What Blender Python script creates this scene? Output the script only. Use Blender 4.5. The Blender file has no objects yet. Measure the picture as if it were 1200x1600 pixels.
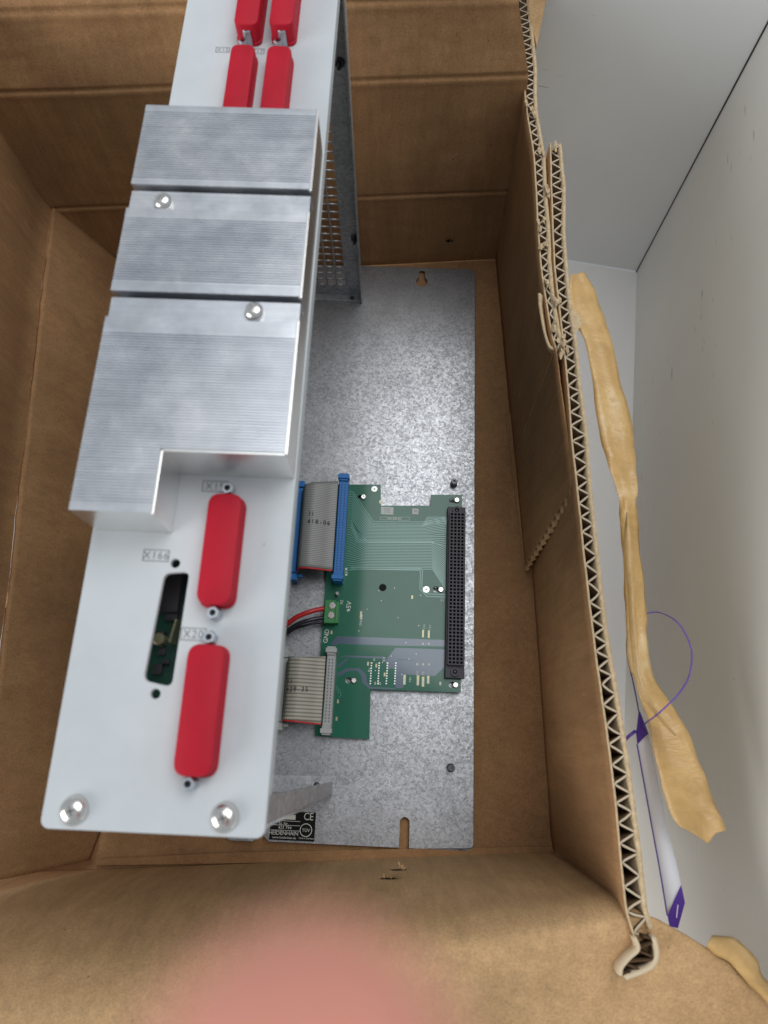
import bpy, bmesh, math, random
from mathutils import Vector, Matrix, Euler
from mathutils import noise as mnoise
random.seed(7)
S = 0.001                                    # all lengths below are millimetres
sc = bpy.context.scene
col = sc.collection
# ------------------------------------------------------------------ camera
CAM = Vector((-55.6774, 62.0117, 482.459))
FPX = 1100.0                                 # focal length in pixels of the 1200 px wide photo
YAW, PIT, ROL = 0.0058, 0.3166, 0.041
RC = (Matrix.Rotation(ROL, 3, 'Z') @ Matrix.Rotation(PIT, 3, 'X') @ Matrix.Rotation(YAW, 3, 'Y'))
cd = bpy.data.cameras.new('camera')
cam = bpy.data.objects.new('camera', cd)
col.objects.link(cam)
m4 = RC.to_4x4(); m4.translation = CAM * S
cam.matrix_world = m4
cd.sensor_fit = 'HORIZONTAL'; cd.sensor_width = 36.0; cd.lens = FPX / 1200 * 36.0
cd.clip_start = 0.002; cd.clip_end = 20
cd.dof.use_dof = True
cd.dof.focus_distance = 0.47
cd.dof.aperture_fstop = cd.lens / 1.75
sc.camera = cam
# ------------------------------------------------------------------ light
w = bpy.data.worlds.new('World'); sc.world = w; w.use_nodes = True
bg = w.node_tree.nodes['Background']
bg.inputs['Color'].default_value = (0.88, 0.94, 1.0, 1); bg.inputs['Strength'].default_value = 0.46
def area(name, loc, target, size, power, color):
    l = bpy.data.lights.new(name, 'AREA'); l.shape = 'RECTANGLE'; l.size = size[0]; l.size_y = size[1]
    l.energy = power; l.color = color
    o = bpy.data.objects.new(name, l); col.objects.link(o)
    o.location = loc
    o.rotation_euler = (Vector(target) - Vector(loc)).to_track_quat('-Z', 'Y').to_euler()
    return o
area('window_light', (0.36, 0.74, 1.5), (0.3, 0.62, 0.0), (1.08, 1.2), 14, (0.98, 0.99, 1.0))
area('side_window_light', (-1.5, -0.75, 0.85), (0.2, 0.3, 0.15), (1.1, 0.9), 20, (1.0, 0.98, 0.95))  # fill light added to brighten the cabinet walls, not a known window
sc.view_settings.view_transform = 'Standard'; sc.view_settings.look = 'None'
sc.view_settings.exposure = 0.0; sc.view_settings.gamma = 1.0
sc.cycles.max_bounces = 8

# ------------------------------------------------------------------ helpers
def at(u, v, z):
    """point (mm) on the level z whose picture position in the photograph is (u, v)"""
    d = RC @ Vector(((u - 600) / FPX, (800 - v) / FPX, -1))
    t = (z - CAM.z) / d.z
    return CAM + d * t

def obj(name, me, mat=None, parent=None, kind=None, smooth=False, angle=None):
    if mat is not None:
        for x in (mat if isinstance(mat, (list, tuple)) else [mat]):
            me.materials.append(x)
    o = bpy.data.objects.new(name, me); col.objects.link(o)
    if parent is not None: o.parent = parent
    if kind: o['kind'] = kind
    if smooth:
        for p in me.polygons: p.use_smooth = True
    if angle is not None and hasattr(me, 'set_sharp_from_angle'):
        for p in me.polygons: p.use_smooth = True
        me.set_sharp_from_angle(angle=math.radians(angle))
    return o

def thing(name, label, cat, group=None, loc=(0, 0, 0)):
    o = bpy.data.objects.new(name, None); col.objects.link(o)
    o.empty_display_size = 0.01
    o['label'] = label; o['category'] = cat
    if group: o['group'] = group
    return o
def tag(o, label, cat, group=None):
    o['label'] = label; o['category'] = cat
    if group: o['group'] = group
    return o

class MB:
    """collects polygons in mm"""
    def __init__(s): s.v = []; s.f = []; s.m = []
    def add(s, vs, fs, mi=0):
        b = len(s.v); s.v += [tuple(x) for x in vs]; s.f += [tuple(i + b for i in f) for f in fs]; s.m += [mi] * len(fs); return s
    def box(s, a, b, mi=0, mat=None):
        x0, y0, z0 = [min(a[i], b[i]) for i in range(3)]; x1, y1, z1 = [max(a[i], b[i]) for i in range(3)]
        vs = [Vector(p) for p in ((x0,y0,z0),(x1,y0,z0),(x1,y1,z0),(x0,y1,z0),(x0,y0,z1),(x1,y0,z1),(x1,y1,z1),(x0,y1,z1))]
        if mat: vs = [mat @ p for p in vs]
        return s.add(vs, [(0,3,2,1),(4,5,6,7),(0,1,5,4),(1,2,6,5),(2,3,7,6),(3,0,4,7)], mi)
    def lathe(s, c, prof, n=16, axis='Z', mi=0, cap=True, rot0=0):
        """prof: list of (r, h) along axis from c"""
        base = len(s.v); vs = []
        for r, h in prof:
            for k in range(n):
                a = 2*math.pi*k/n + rot0
                if axis == 'Z': p = (c[0]+r*math.cos(a), c[1]+r*math.sin(a), c[2]+h)
                elif axis == 'Y': p = (c[0]+r*math.cos(a), c[1]+h, c[2]-r*math.sin(a))
                else: p = (c[0]+h, c[1]+r*math.cos(a), c[2]+r*math.sin(a))
                vs.append(p)
        fs = []
        for j in range(len(prof)-1):
            for k in range(n):
                fs.append((j*n+k, j*n+(k+1)%n, (j+1)*n+(k+1)%n, (j+1)*n+k))
        if cap:
            fs.append(tuple(reversed(range(n)))); fs.append(tuple(range((len(prof)-1)*n, len(prof)*n)))
        return s.add(vs, fs, mi)
    def tube(s, pts, r, n=8, mi=0):
        pts = [Vector(p) for p in pts]; vs = []; up = Vector((0.1, 0.2, 1)).normalized()
        for i, p in enumerate(pts):
            t = (pts[min(i+1, len(pts)-1)] - pts[max(i-1, 0)]).normalized()
            a = t.cross(up).normalized(); b = a.cross(t)
            rr = r[i] if isinstance(r, (list, tuple)) else r
            for k in range(n):
                g = 2*math.pi*k/n; vs.append(p + a*rr*math.cos(g) + b*rr*math.sin(g))
        fs = [(i*n+k, i*n+(k+1)%n, (i+1)*n+(k+1)%n, (i+1)*n+k) for i in range(len(pts)-1) for k in range(n)]
        fs += [tuple(reversed(range(n))), tuple(range((len(pts)-1)*n, len(pts)*n))]
        return s.add(vs, fs, mi)
    def mesh(s, name='m', recalc=True, bevel=0, seg=2):
        me = bpy.data.meshes.new(name)
        me.from_pydata([(x*S, y*S, z*S) for x, y, z in s.v], [], s.f)
        for p, mi in zip(me.polygons, s.m): p.material_index = mi
        if recalc or bevel:
            bm = bmesh.new(); bm.from_mesh(me)
            if recalc: bmesh.ops.recalc_face_normals(bm, faces=bm.faces)
            if bevel:
                es = [e for e in bm.edges if len(e.link_faces) == 2 and e.calc_face_angle(0) > 0.5]
                bmesh.ops.bevel(bm, geom=es, offset=bevel*S, segments=seg, affect='EDGES', profile=0.5)
            bm.to_mesh(me); bm.free()
        me.update(); return me

def sheet2d(outline, holes, z0, z1, bevel=0.0):
    """flat plate with holes, points in mm, straight polygon outlines"""
    cu = bpy.data.curves.new('tmp', 'CURVE'); cu.dimensions = '2D'; cu.fill_mode = 'BOTH'
    for pl in [outline] + list(holes):
        sp = cu.splines.new('POLY'); sp.points.add(len(pl)-1)
        for i, p in enumerate(pl): sp.points[i].co = (p[0]*S, p[1]*S, 0, 1)
        sp.use_cyclic_u = True
    cu.extrude = ((z1-z0)/2 - bevel)*S; cu.bevel_depth = bevel*S; cu.bevel_resolution = 1
    if bevel: cu.offset = -bevel*S
    o = bpy.data.objects.new('tmp', cu); col.objects.link(o)
    bpy.context.view_layer.update()
    me = bpy.data.meshes.new_from_object(o.evaluated_get(bpy.context.evaluated_depsgraph_get()))
    bpy.data.objects.remove(o); bpy.data.curves.remove(cu)
    me.transform(Matrix.Translation((0, 0, (z0+z1)/2*S)))
    me.materials.clear()
    return me

def circ(cx, cy, r, n=24, a0=0, a1=2*math.pi):
    return [(cx+r*math.cos(a0+(a1-a0)*k/n), cy+r*math.sin(a0+(a1-a0)*k/n)) for k in range(n)]
def rrect(x0, y0, x1, y1, r, n=5):
    p = []
    for cx, cy, a in ((x1-r, y1-r, 0), (x0+r, y1-r, 90), (x0+r, y0+r, 180), (x1-r, y0+r, 270)):
        for k in range(n+1):
            g = math.radians(a+90*k/n); p.append((cx+r*math.cos(g), cy+r*math.sin(g)))
    return p
def roundpoly(pts, r, n=5):
    out = []; N = len(pts)
    for i in range(N):
        p = Vector(pts[i][:2]); a = (Vector(pts[i-1][:2])-p).normalized(); b = (Vector(pts[(i+1)%N][:2])-p).normalized()
        A = p+a*r; B = p+b*r
        for k in range(n+1):
            t = k/n; q = A*(1-t)**2 + p*2*t*(1-t) + B*t*t; out.append((q.x, q.y))
    return out

def patch(c00, c10, c11, c01, nu, nv, disp=None):
    """bilinear grid c00-c10 (u) and c00-c01 (v) pushed along its normal by disp(u, v) mm"""
    c = [Vector(x) for x in (c00, c10, c11, c01)]
    n = (c[1]-c[0]).cross(c[3]-c[0]).normalized(); vs = []; fs = []
    for j in range(nv+1):
        for i in range(nu+1):
            u, v = i/nu, j/nv
            p = c[0]*(1-u)*(1-v)+c[1]*u*(1-v)+c[2]*u*v+c[3]*(1-u)*v
            if disp: p = p + n*disp(u, v)
            vs.append(p)
    for j in range(nv):
        for i in range(nu):
            a = j*(nu+1)+i; fs.append((a, a+1, a+nu+2, a+nu+1))
    return vs, fs
def rowmesh(rows, sub=1):
    """rows of points -> grid, optional Catmull-Rom smoothing along the rows' order"""
    def cr(a, b, c, d, t):
        return 0.5*((2*b)+(c-a)*t+(2*a-5*b+4*c-d)*t*t+(3*b-a-3*c+d)*t**3)
    R = [[Vector(p) for p in r] for r in rows]
    if sub > 1:
        out = []
        for i in range(len(R)-1):
            a, b, c, d = R[max(i-1, 0)], R[i], R[i+1], R[min(i+2, len(R)-1)]
            for k in range(sub): out.append([cr(a[q], b[q], c[q], d[q], k/sub) for q in range(len(b))])
        out.append(R[-1]); R = out
    n = len(R[0]); vs = [p for r in R for p in r]
    fs = [(j*n+i, j*n+i+1, (j+1)*n+i+1, (j+1)*n+i) for j in range(len(R)-1) for i in range(n-1)]
    return vs, fs
def crv(pts, n):
    """smooth polyline through pts"""
    P = [Vector(p) for p in pts]; out = []
    for i in range(len(P)-1):
        a, b, c, d = P[max(i-1, 0)], P[i], P[i+1], P[min(i+2, len(P)-1)]
        for k in range(n):
            t = k/n; out.append(0.5*((2*b)+(c-a)*t+(2*a-5*b+4*c-d)*t*t+(3*b-a-3*c+d)*t**3))
    out.append(P[-1]); return out
def solid(o, t, off=0):
    md = o.modifiers.new('solid', 'SOLIDIFY'); md.thickness = t*S; md.offset = off; return o
def nz(*a): return mnoise.noise(Vector(a))

def text(name, body, loc, size, mat, parent, rot=0, align='CENTER', ext=0.0, sx=1.0, spacing=1.0, rotm=None):
    cu = bpy.data.curves.new(name, 'FONT'); cu.body = body; cu.size = size*S; cu.align_x = align; cu.align_y = 'CENTER'
    cu.extrude = ext*S; cu.space_character = spacing; cu.resolution_u = 3
    o = bpy.data.objects.new('tmp', cu); col.objects.link(o)
    bpy.context.view_layer.update()
    me = bpy.data.meshes.new_from_object(o.evaluated_get(bpy.context.evaluated_depsgraph_get()))
    bpy.data.objects.remove(o); bpy.data.curves.remove(cu)
    me.materials.clear()
    M = Matrix.Translation(Vector(loc)*S) @ (rotm.to_4x4() if rotm else Matrix.Rotation(math.radians(rot), 4, 'Z')) @ Matrix.Diagonal((sx, 1, 1, 1))
    me.transform(M)
    return obj(name, me, mat, parent)

# ------------------------------------------------------------------ materials
def mat(name, color, rough=0.5, metal=0.0, spec=0.5, **kw):
    m = bpy.data.materials.new(name); m.use_nodes = True
    b = m.node_tree.nodes['Principled BSDF']
    b.inputs['Base Color'].default_value = (*color, 1); b.inputs['Roughness'].default_value = rough
    b.inputs['Metallic'].default_value = metal; b.inputs['Specular IOR Level'].default_value = spec
    for k, v in kw.items(): b.inputs[k.replace('_', ' ')].default_value = v
    return m
def N(m, t, **kw):
    n = m.node_tree.nodes.new(t)
    for k, v in kw.items(): setattr(n, k, v)
    return n
def L(m, a, b): m.node_tree.links.new(a, b)
def bs(m): return m.node_tree.nodes['Principled BSDF']
def coords(m, scale=(1, 1, 1), rot=(0, 0, 0)):
    g = N(m, 'ShaderNodeNewGeometry'); mp = N(m, 'ShaderNodeMapping')
    mp.inputs['Scale'].default_value = scale; mp.inputs['Rotation'].default_value = rot
    L(m, g.outputs['Position'], mp.inputs['Vector']); return mp.outputs['Vector']
def noise(m, vec, scale, detail=3, rough=0.5, dist=0):
    n = N(m, 'ShaderNodeTexNoise'); n.inputs['Scale'].default_value = scale; n.inputs['Detail'].default_value = detail
    n.inputs['Roughness'].default_value = rough; n.inputs['Distortion'].default_value = dist
    L(m, vec, n.inputs['Vector']); return n.outputs['Fac']
def ramp(m, fac, stops):
    r = N(m, 'ShaderNodeValToRGB'); e = r.color_ramp.elements
    while len(e) < len(stops): e.new(0.5)
    for i, (p, c) in enumerate(stops):
        e[i].position = p; e[i].color = (*c, 1) if len(c) == 3 else c
    L(m, fac, r.inputs['Fac']); return r.outputs['Color']
def mix(m, a, b, fac, mode='MIX'):
    x = N(m, 'ShaderNodeMix', data_type='RGBA', blend_type=mode)
    for inp, v in ((x.inputs[6], a), (x.inputs[7], b), (x.inputs[0], fac)):
        if isinstance(v, (int, float)): inp.default_value = v
        elif isinstance(v, tuple): inp.default_value = (*v, 1)
        else: L(m, v, inp)
    return x.outputs[2]
def mth(m, op, a, b=0.0, clamp=False):
    x = N(m, 'ShaderNodeMath', operation=op, use_clamp=clamp)
    for inp, v in ((x.inputs[0], a), (x.inputs[1], b)):
        if isinstance(v, (int, float)): inp.default_value = v
        else: L(m, v, inp)
    return x.outputs[0]
def bump(m, h, strength, dist=0.0005, prev=None):
    b = N(m, 'ShaderNodeBump'); b.inputs['Strength'].default_value = strength; b.inputs['Distance'].default_value = dist
    L(m, h, b.inputs['Height'])
    if prev: L(m, prev, b.inputs['Normal'])
    return b.outputs['Normal']

def cardboard(name, base, vert=(1, 0, 0)):
    m = mat(name, base, 0.85, spec=0.25)
    v = coords(m)
    big = noise(m, v, 9, 4, 0.6); fine = noise(m, v, 900, 3, 0.7)
    fib = noise(m, coords(m, (260, 260, 18)), 1.0, 3, 0.6)
    c = ramp(m, big, [(0.3, tuple(x*0.86 for x in base)), (0.7, tuple(min(1, x*1.13) for x in base))])
    c = mix(m, c, ramp(m, fine, [(0.3, (0.62, 0.60, 0.58)), (0.62, (1.14, 1.14, 1.14))]), 0.55, 'MULTIPLY')
    c = mix(m, c, ramp(m, fib, [(0.3, (0.8, 0.8, 0.8)), (0.7, (1.12, 1.12, 1.12))]), 0.5, 'MULTIPLY')
    mid = noise(m, coords(m, (55, 55, 14)), 1.0, 4, 0.65, 0.4)
    c = mix(m, c, ramp(m, mid, [(0.32, (0.84, 0.83, 0.81)), (0.66, (1.07, 1.07, 1.06))]), 0.8, 'MULTIPLY')
    # pale scuffs: long thin rubbed streaks
    sc1 = noise(m, coords(m, (25, 260, 60), (0.3, 0.1, 0.5)), 1.0, 3, 0.6); k1 = noise(m, v, 13, 2, 0.5)
    fs_ = mth(m, 'MULTIPLY', ramp(m, sc1, [(0.66, (0, 0, 0)), (0.76, (0.5, 0.5, 0.5))]), ramp(m, k1, [(0.5, (0, 0, 0)), (0.62, (1, 1, 1))]))
    c = mix(m, c, tuple(min(1, x*1.45) for x in base), fs_)
    # flecks of dark and pale fibre
    sp = noise(m, v, 330, 2, 0.5)
    c = mix(m, c, tuple(x*0.45 for x in base), ramp(m, sp, [(0.74, (0, 0, 0)), (0.79, (1, 1, 1))]))
    sp2 = noise(m, coords(m, (1, 1, 1), (1, 2, 0)), 290, 2, 0.5)
    c = mix(m, c, tuple(min(1, x*1.6) for x in base), ramp(m, sp2, [(0.76, (0, 0, 0)), (0.82, (0.6, 0.6, 0.6))]))
    L(m, c, bs(m).inputs['Base Color'])
    n = bump(m, fine, 0.25, 0.0003); n = bump(m, fib, 0.25, 0.0006, n); n = bump(m, noise(m, v, 28, 3), 0.35, 0.002, n)
    L(m, n, bs(m).inputs['Normal'])
    return m
M = {}
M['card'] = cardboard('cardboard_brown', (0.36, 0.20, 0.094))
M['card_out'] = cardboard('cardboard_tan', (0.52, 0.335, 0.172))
M['card_edge'] = mat('cardboard_cut_edge', (0.55, 0.42, 0.26), 0.9, spec=0.2)
M['flute'] = mat('cardboard_flute', (0.09, 0.055, 0.03), 0.9, spec=0.1)  # tan flute faces darkened, shade of the narrow cells put into the colour
M['flute_cut'] = mat('cardboard_flute_cut', (0.52, 0.435, 0.32), 0.9, spec=0.2)
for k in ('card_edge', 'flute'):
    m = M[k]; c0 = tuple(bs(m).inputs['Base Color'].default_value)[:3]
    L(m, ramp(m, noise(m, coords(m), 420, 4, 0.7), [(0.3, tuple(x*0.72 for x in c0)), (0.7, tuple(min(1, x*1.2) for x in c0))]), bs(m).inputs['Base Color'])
M['card_pale'] = mat('torn_pale_paper', (0.60, 0.49, 0.34), 0.9, spec=0.2)
M['hole'] = mat('torn_hole', (0.03, 0.02, 0.012), 0.95, spec=0.1)

def galv(name, lo, hi, sc_=330, metal=0.75, rough=0.42):
    m = mat(name, hi, rough, metal)
    v = coords(m)
    vo = N(m, 'ShaderNodeTexVoronoi', feature='F1'); vo.inputs['Scale'].default_value = sc_; vo.inputs['Randomness'].default_value = 1
    nn = noise(m, v, sc_*1.2, 3, 0.6, 1.2)
    wv = N(m, 'ShaderNodeVectorMath', operation='ADD')
    cl = N(m, 'ShaderNodeTexNoise'); cl.inputs['Scale'].default_value = sc_*0.8; L(m, v, cl.inputs['Vector'])
    sc2 = N(m, 'ShaderNodeVectorMath', operation='SCALE'); sc2.inputs['Scale'].default_value = 0.004; L(m, cl.outputs['Color'], sc2.inputs[0])
    L(m, v, wv.inputs[0]); L(m, sc2.outputs[0], wv.inputs[1]); L(m, wv.outputs[0], vo.inputs['Vector'])
    sep = N(m, 'ShaderNodeSeparateColor'); L(m, vo.outputs['Color'], sep.inputs[0])
    f = mth(m, 'ADD', mth(m, 'MULTIPLY', sep.outputs[0], 0.32), mth(m, 'MULTIPLY', nn, 0.68))
    c = ramp(m, f, [(0.22, lo), (0.72, hi)])
    c = mix(m, c, ramp(m, noise(m, v, 14, 3), [(0.3, (0.85, 0.85, 0.86)), (0.7, (1.08, 1.08, 1.08))]), 0.7, 'MULTIPLY')
    c = mix(m, c, ramp(m, noise(m, v, 45, 5, 0.7, 0.8), [(0.3, (0.80, 0.80, 0.81)), (0.7, (1.1, 1.1, 1.1))]), 0.8, 'MULTIPLY')
    L(m, c, bs(m).inputs['Base Color'])
    L(m, ramp(m, f, [(0.2, (rough+.14,)*3), (0.8, (rough-.08,)*3)]), bs(m).inputs['Roughness'])
    L(m, bump(m, f, 0.35, 0.0002), bs(m).inputs['Normal'])
    return m
M['galv'] = galv('galvanised_steel', (0.22, 0.225, 0.23), (0.53, 0.54, 0.56), 720, 0.85, 0.36)
M['galv2'] = galv('galvanised_steel_fine', (0.34, 0.345, 0.36), (0.58, 0.59, 0.61), 500, 0.8, 0.45)

def alu():
    m = mat('machined_aluminium', (0.72, 0.75, 0.80), 0.33, 1.0)
    v = coords(m)
    st = noise(m, coords(m, (8, 1500, 8)), 1.0, 3, 0.6)
    sm = noise(m, v, 60, 6, 0.7, 0.2); sm2 = noise(m, v, 16, 4, 0.6, 0.5)
    c = ramp(m, sm, [(0.36, (0.64, 0.66, 0.69)), (0.60, (0.71, 0.725, 0.75)), (0.74, (0.80, 0.81, 0.83))])
    c = mix(m, c, ramp(m, st, [(0.3, (0.9, 0.9, 0.9)), (0.7, (1.1, 1.1, 1.1))]), 0.7, 'MULTIPLY')
    c = mix(m, c, ramp(m, sm2, [(0.35, (0.86, 0.88, 0.92)), (0.65, (1.06, 1.05, 1.04))]), 0.9, 'MULTIPLY')
    L(m, c, bs(m).inputs['Base Color'])
    L(m, ramp(m, sm, [(0.35, (0.30,)*3), (0.7, (0.40,)*3)]), bs(m).inputs['Roughness'])
    L(m, bump(m, st, 0.12, 0.0001), bs(m).inputs['Normal'])
    return m
M['alu'] = alu()
M['alu_side'] = mat('aluminium_side', (0.86, 0.86, 0.84), 0.3, 1.0)
def softnoise(m, amt=0.06, sc_=30):
    c0 = tuple(bs(m).inputs['Base Color'].default_value)[:3]
    L(m, ramp(m, noise(m, coords(m), sc_, 4, 0.6), [(0.3, tuple(x*(1-amt) for x in c0)), (0.7, tuple(min(1, x*(1+amt)) for x in c0))]), bs(m).inputs['Base Color'])
    return m
M['paint'] = softnoise(mat('pale_grey_paint', (0.52, 0.555, 0.575), 0.5, spec=0.4), 0.03, 25)
_m = M['paint']; _c = mix(_m, bs(_m).inputs['Base Color'].links[0].from_socket, (0.40, 0.41, 0.40), mth(_m, 'MULTIPLY', ramp(_m, noise(_m, coords(_m, (18, 260, 18), (0, 0, 0.9)), 1, 3, 0.6), [(0.70, (0, 0, 0)), (0.76, (1, 1, 1))]), ramp(_m, noise(_m, coords(_m), 22, 2), [(0.52, (0, 0, 0)), (0.62, (0.6, 0.6, 0.6))])))
_c = mix(_m, _c, (0.36, 0.36, 0.34), ramp(_m, noise(_m, coords(_m), 260, 2, 0.5), [(0.775, (0, 0, 0)), (0.80, (0.5, 0.5, 0.5))]))
L(_m, mix(_m, _c, ramp(_m, noise(_m, coords(_m), 34, 5, 0.7), [(0.3, (0.93, 0.93, 0.93)), (0.7, (1.03, 1.03, 1.03))]), 0.8, 'MULTIPLY'), bs(_m).inputs['Base Color'])
L(_m, ramp(_m, noise(_m, coords(_m), 48, 5, 0.7), [(0.3, (0.38,)*3), (0.7, (0.62,)*3)]), bs(_m).inputs['Roughness'])
L(M['paint'], bump(M['paint'], noise(M['paint'], coords(M['paint']), 1400, 2), 0.12, 0.0001), bs(M['paint']).inputs['Normal'])
M['screw'] = mat('bright_screw', (0.72, 0.70, 0.67), 0.22, 1.0)
M['zinc'] = mat('zinc_nut', (0.50, 0.54, 0.58), 0.4, 1.0)
M['dark_steel'] = mat('dark_steel', (0.10, 0.10, 0.11), 0.35, 0.9)
M['black'] = mat('black_plastic', (0.022, 0.020, 0.026), 0.45)
M['socket'] = softnoise(mat('connector_black_plastic', (0.048, 0.042, 0.056), 0.5), 0.15, 300)
M['hollow'] = mat('hollow_dark', (0.004, 0.004, 0.005), 0.8)
M['red'] = softnoise(mat('red_soft_plastic', (0.40, 0.005, 0.020), 0.58, spec=0.25), 0.06, 60)
M['blue'] = softnoise(mat('blue_plastic', (0.015, 0.17, 0.50), 0.42), 0.08, 200)
M['blue_dark'] = mat('blue_plastic_slot', (0.006, 0.05, 0.2), 0.5)
M['gconn'] = mat('grey_plastic', (0.42, 0.43, 0.43), 0.45)
M['ink'] = mat('black_ink', (0.03, 0.03, 0.035), 0.7)
M['inkg'] = mat('grey_ink', (0.15, 0.16, 0.17), 0.7)
M['recess'] = mat('screw_recess', (0.25, 0.24, 0.23), 0.35, 1.0)
M['white_ink'] = mat('white_ink', (0.75, 0.78, 0.72), 0.6)
M['gold'] = mat('gilt_pad', (0.40, 0.38, 0.24), 0.35, 0.7)
M['pad'] = mat('tinned_pad', (0.75, 0.76, 0.74), 0.35, 0.6)
M['term'] = mat('green_terminal', (0.03, 0.22, 0.06), 0.4)
M['redwire'] = mat('red_wire', (0.50, 0.015, 0.02), 0.35)
M['blackwire'] = mat('black_wire', (0.015, 0.014, 0.022), 0.3)
M['label_black'] = mat('label_black', (0.010, 0.010, 0.011), 0.6, spec=0.15)
M['sticker'] = mat('white_sticker', (0.62, 0.65, 0.63), 0.5)
M['trace'] = mat('board_trace', (0.10, 0.26, 0.22), 0.28, 0.1, Coat_Weight=0.8, Coat_Roughness=0.1)
M['plane'] = mat('board_copper_area', (0.06, 0.10, 0.15), 0.28, 0.1, Coat_Weight=0.8, Coat_Roughness=0.1)
M['pcb'] = softnoise(mat('green_board', (0.002, 0.125, 0.07), 0.4, spec=0.3, Coat_Weight=0.55, Coat_Roughness=0.1), 0.08, 60)
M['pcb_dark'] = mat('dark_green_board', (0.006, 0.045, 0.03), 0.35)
def stripes(name, a, b, pitch, red_y=None):
    m = mat(name, a, 0.45)
    g = N(m, 'ShaderNodeNewGeometry'); sp = N(m, 'ShaderNodeSeparateXYZ'); L(m, g.outputs['Position'], sp.inputs[0])
    s = mth(m, 'SINE', mth(m, 'MULTIPLY', sp.outputs['Y'], 2*math.pi/(pitch*S)))
    c = ramp(m, mth(m, 'ADD', mth(m, 'MULTIPLY', s, 0.5), 0.5), [(0.15, b), (0.6, a)])
    L(m, c, bs(m).inputs['Base Color']); return m
M['ribbon_grey'] = stripes('grey_ribbon', (0.31, 0.31, 0.30), (0.17, 0.17, 0.17), 1.27)
M['ribbon_beige'] = stripes('beige_ribbon', (0.43, 0.40, 0.33), (0.20, 0.19, 0.15), 2.3)
M['purple'] = mat('purple_plastic', (0.10, 0.045, 0.36), 0.35)
M['tagwhite'] = mat('pale_tag', (0.84, 0.87, 0.95), 0.4)
def tapemat():
    m = mat('kraft_tape', (0.58, 0.37, 0.15), 0.30, spec=0.6)
    v = coords(m); a = noise(m, v, 22, 5, 0.65, 1.0); b = noise(m, v, 95, 4, 0.6, 0.5)
    c = ramp(m, a, [(0.3, (0.46, 0.27, 0.09)), (0.55, (0.60, 0.385, 0.15)), (0.75, (0.70, 0.52, 0.28))])
    c = mix(m, c, ramp(m, b, [(0.3, (0.86, 0.85, 0.83)), (0.7, (1.06, 1.06, 1.06))]), 0.7, 'MULTIPLY')
    L(m, c, bs(m).inputs['Base Color']); L(m, bump(m, noise(m, coords(m, (40, 140, 40), (0, 0, 0.6)), 1, 4, 0.7, 2.0), 0.35, 0.003, bump(m, b, 0.25, 0.0015, bump(m, a, 0.3, 0.003))), bs(m).inputs['Normal'])
    bs(m).inputs['Transmission Weight'].default_value = 0.0
    return m
M['tape'] = tapemat()
def wallmat(name, base, scratch=True):
    m = mat(name, base, 0.42, spec=0.4)
    v = coords(m)
    c = ramp(m, noise(m, v, 5, 4, 0.6), [(0.3, tuple(x*0.96 for x in base)), (0.7, tuple(min(1, x*1.04) for x in base))])
    if scratch:
        # scuffs: thin stretched flecks in a few patches
        s = noise(m, coords(m, (30, 40, 420), (0.5, 0.2, 0)), 1.0, 2, 0.5)
        k = noise(m, v, 9, 2, 0.5)
        f = mth(m, 'MULTIPLY', ramp(m, s, [(0.70, (0, 0, 0)), (0.74, (1, 1, 1))]), ramp(m, k, [(0.58, (0, 0, 0)), (0.66, (1, 1, 1))]))
        c = mix(m, c, tuple(x*0.35 for x in base), f)
        f2 = ramp(m, noise(m, v, 120, 2, 0.5), [(0.775, (0, 0, 0)), (0.80, (0.6, 0.6, 0.6))])
        c = mix(m, c, tuple(x*0.5 for x in base), f2)
    L(m, c, bs(m).inputs['Base Color'])
    L(m, bump(m, noise(m, v, 60, 3), 0.06, 0.001), bs(m).inputs['Normal'])
    return m
M['wall_far'] = wallmat('grey_laminate', (0.86, 0.885, 0.90))
M['wall_side'] = wallmat('warm_grey_laminate', (0.84, 0.84, 0.80))
M['floor'] = wallmat('white_board', (0.93, 0.93, 0.93))
def skin():
    m = mat('skin', (0.62, 0.28, 0.22), 0.5, spec=0.4)
    b = bs(m); b.inputs['Subsurface Weight'].default_value = 0.25; b.inputs['Subsurface Radius'].default_value = (0.004, 0.0015, 0.0008); b.inputs['Subsurface Scale'].default_value = 1.0
    L(m, ramp(m, noise(m, coords(m), 180, 4), [(0.3, (0.54, 0.21, 0.15)), (0.7, (0.66, 0.33, 0.26))]), b.inputs['Base Color'])
    return m
M['skin'] = skin()
M['nail'] = mat('nail', (0.75, 0.42, 0.38), 0.25)

# ------------------------------------------------------------------ setting: cabinet floor and walls outside the box
ZF = -100                                     # the box stands on a low packing block inside the cabinet
A = at(995, 425, ZF); Bp = at(975, 1160, ZF); Cp = at(893, 408, ZF)
d_side = (Bp-A).normalized(); d_far = (Cp-A).normalized(); UP = Vector((0, 0, 1))
vs, fs = patch(A - d_side*0 - UP*3, A + d_side*800 - UP*3, A + d_side*800 + UP*360, A + UP*360, 12, 8)
side = obj('cabinet_side_wall', MB().add(vs, fs).mesh(recalc=False), M['wall_side'], kind='structure')
def fd(u, v): return 0.0
F0 = A - d_side*0.6
vs, fs = patch(F0 - UP*3, F0 + d_far*700 - UP*3, F0 + d_far*700 + UP*360, F0 + UP*360, 12, 8)
farw = obj('cabinet_back_wall', MB().add(vs, fs).mesh(recalc=False), M['wall_far'], kind='structure')
solid(side, 6, -1); solid(farw, 6, 1)
g = A.copy()
fl = MB(); vs, fs = patch(at(995, 425, ZF)+Vector((0, 0, 0)), A+d_far*700, A+d_far*700+d_side*800, A+d_side*800, 40, 40,
    lambda u, v: 0)
fl.add(vs, fs); flo = obj('cabinet_floor', fl.mesh(), M['floor'], kind='structure')
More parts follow.
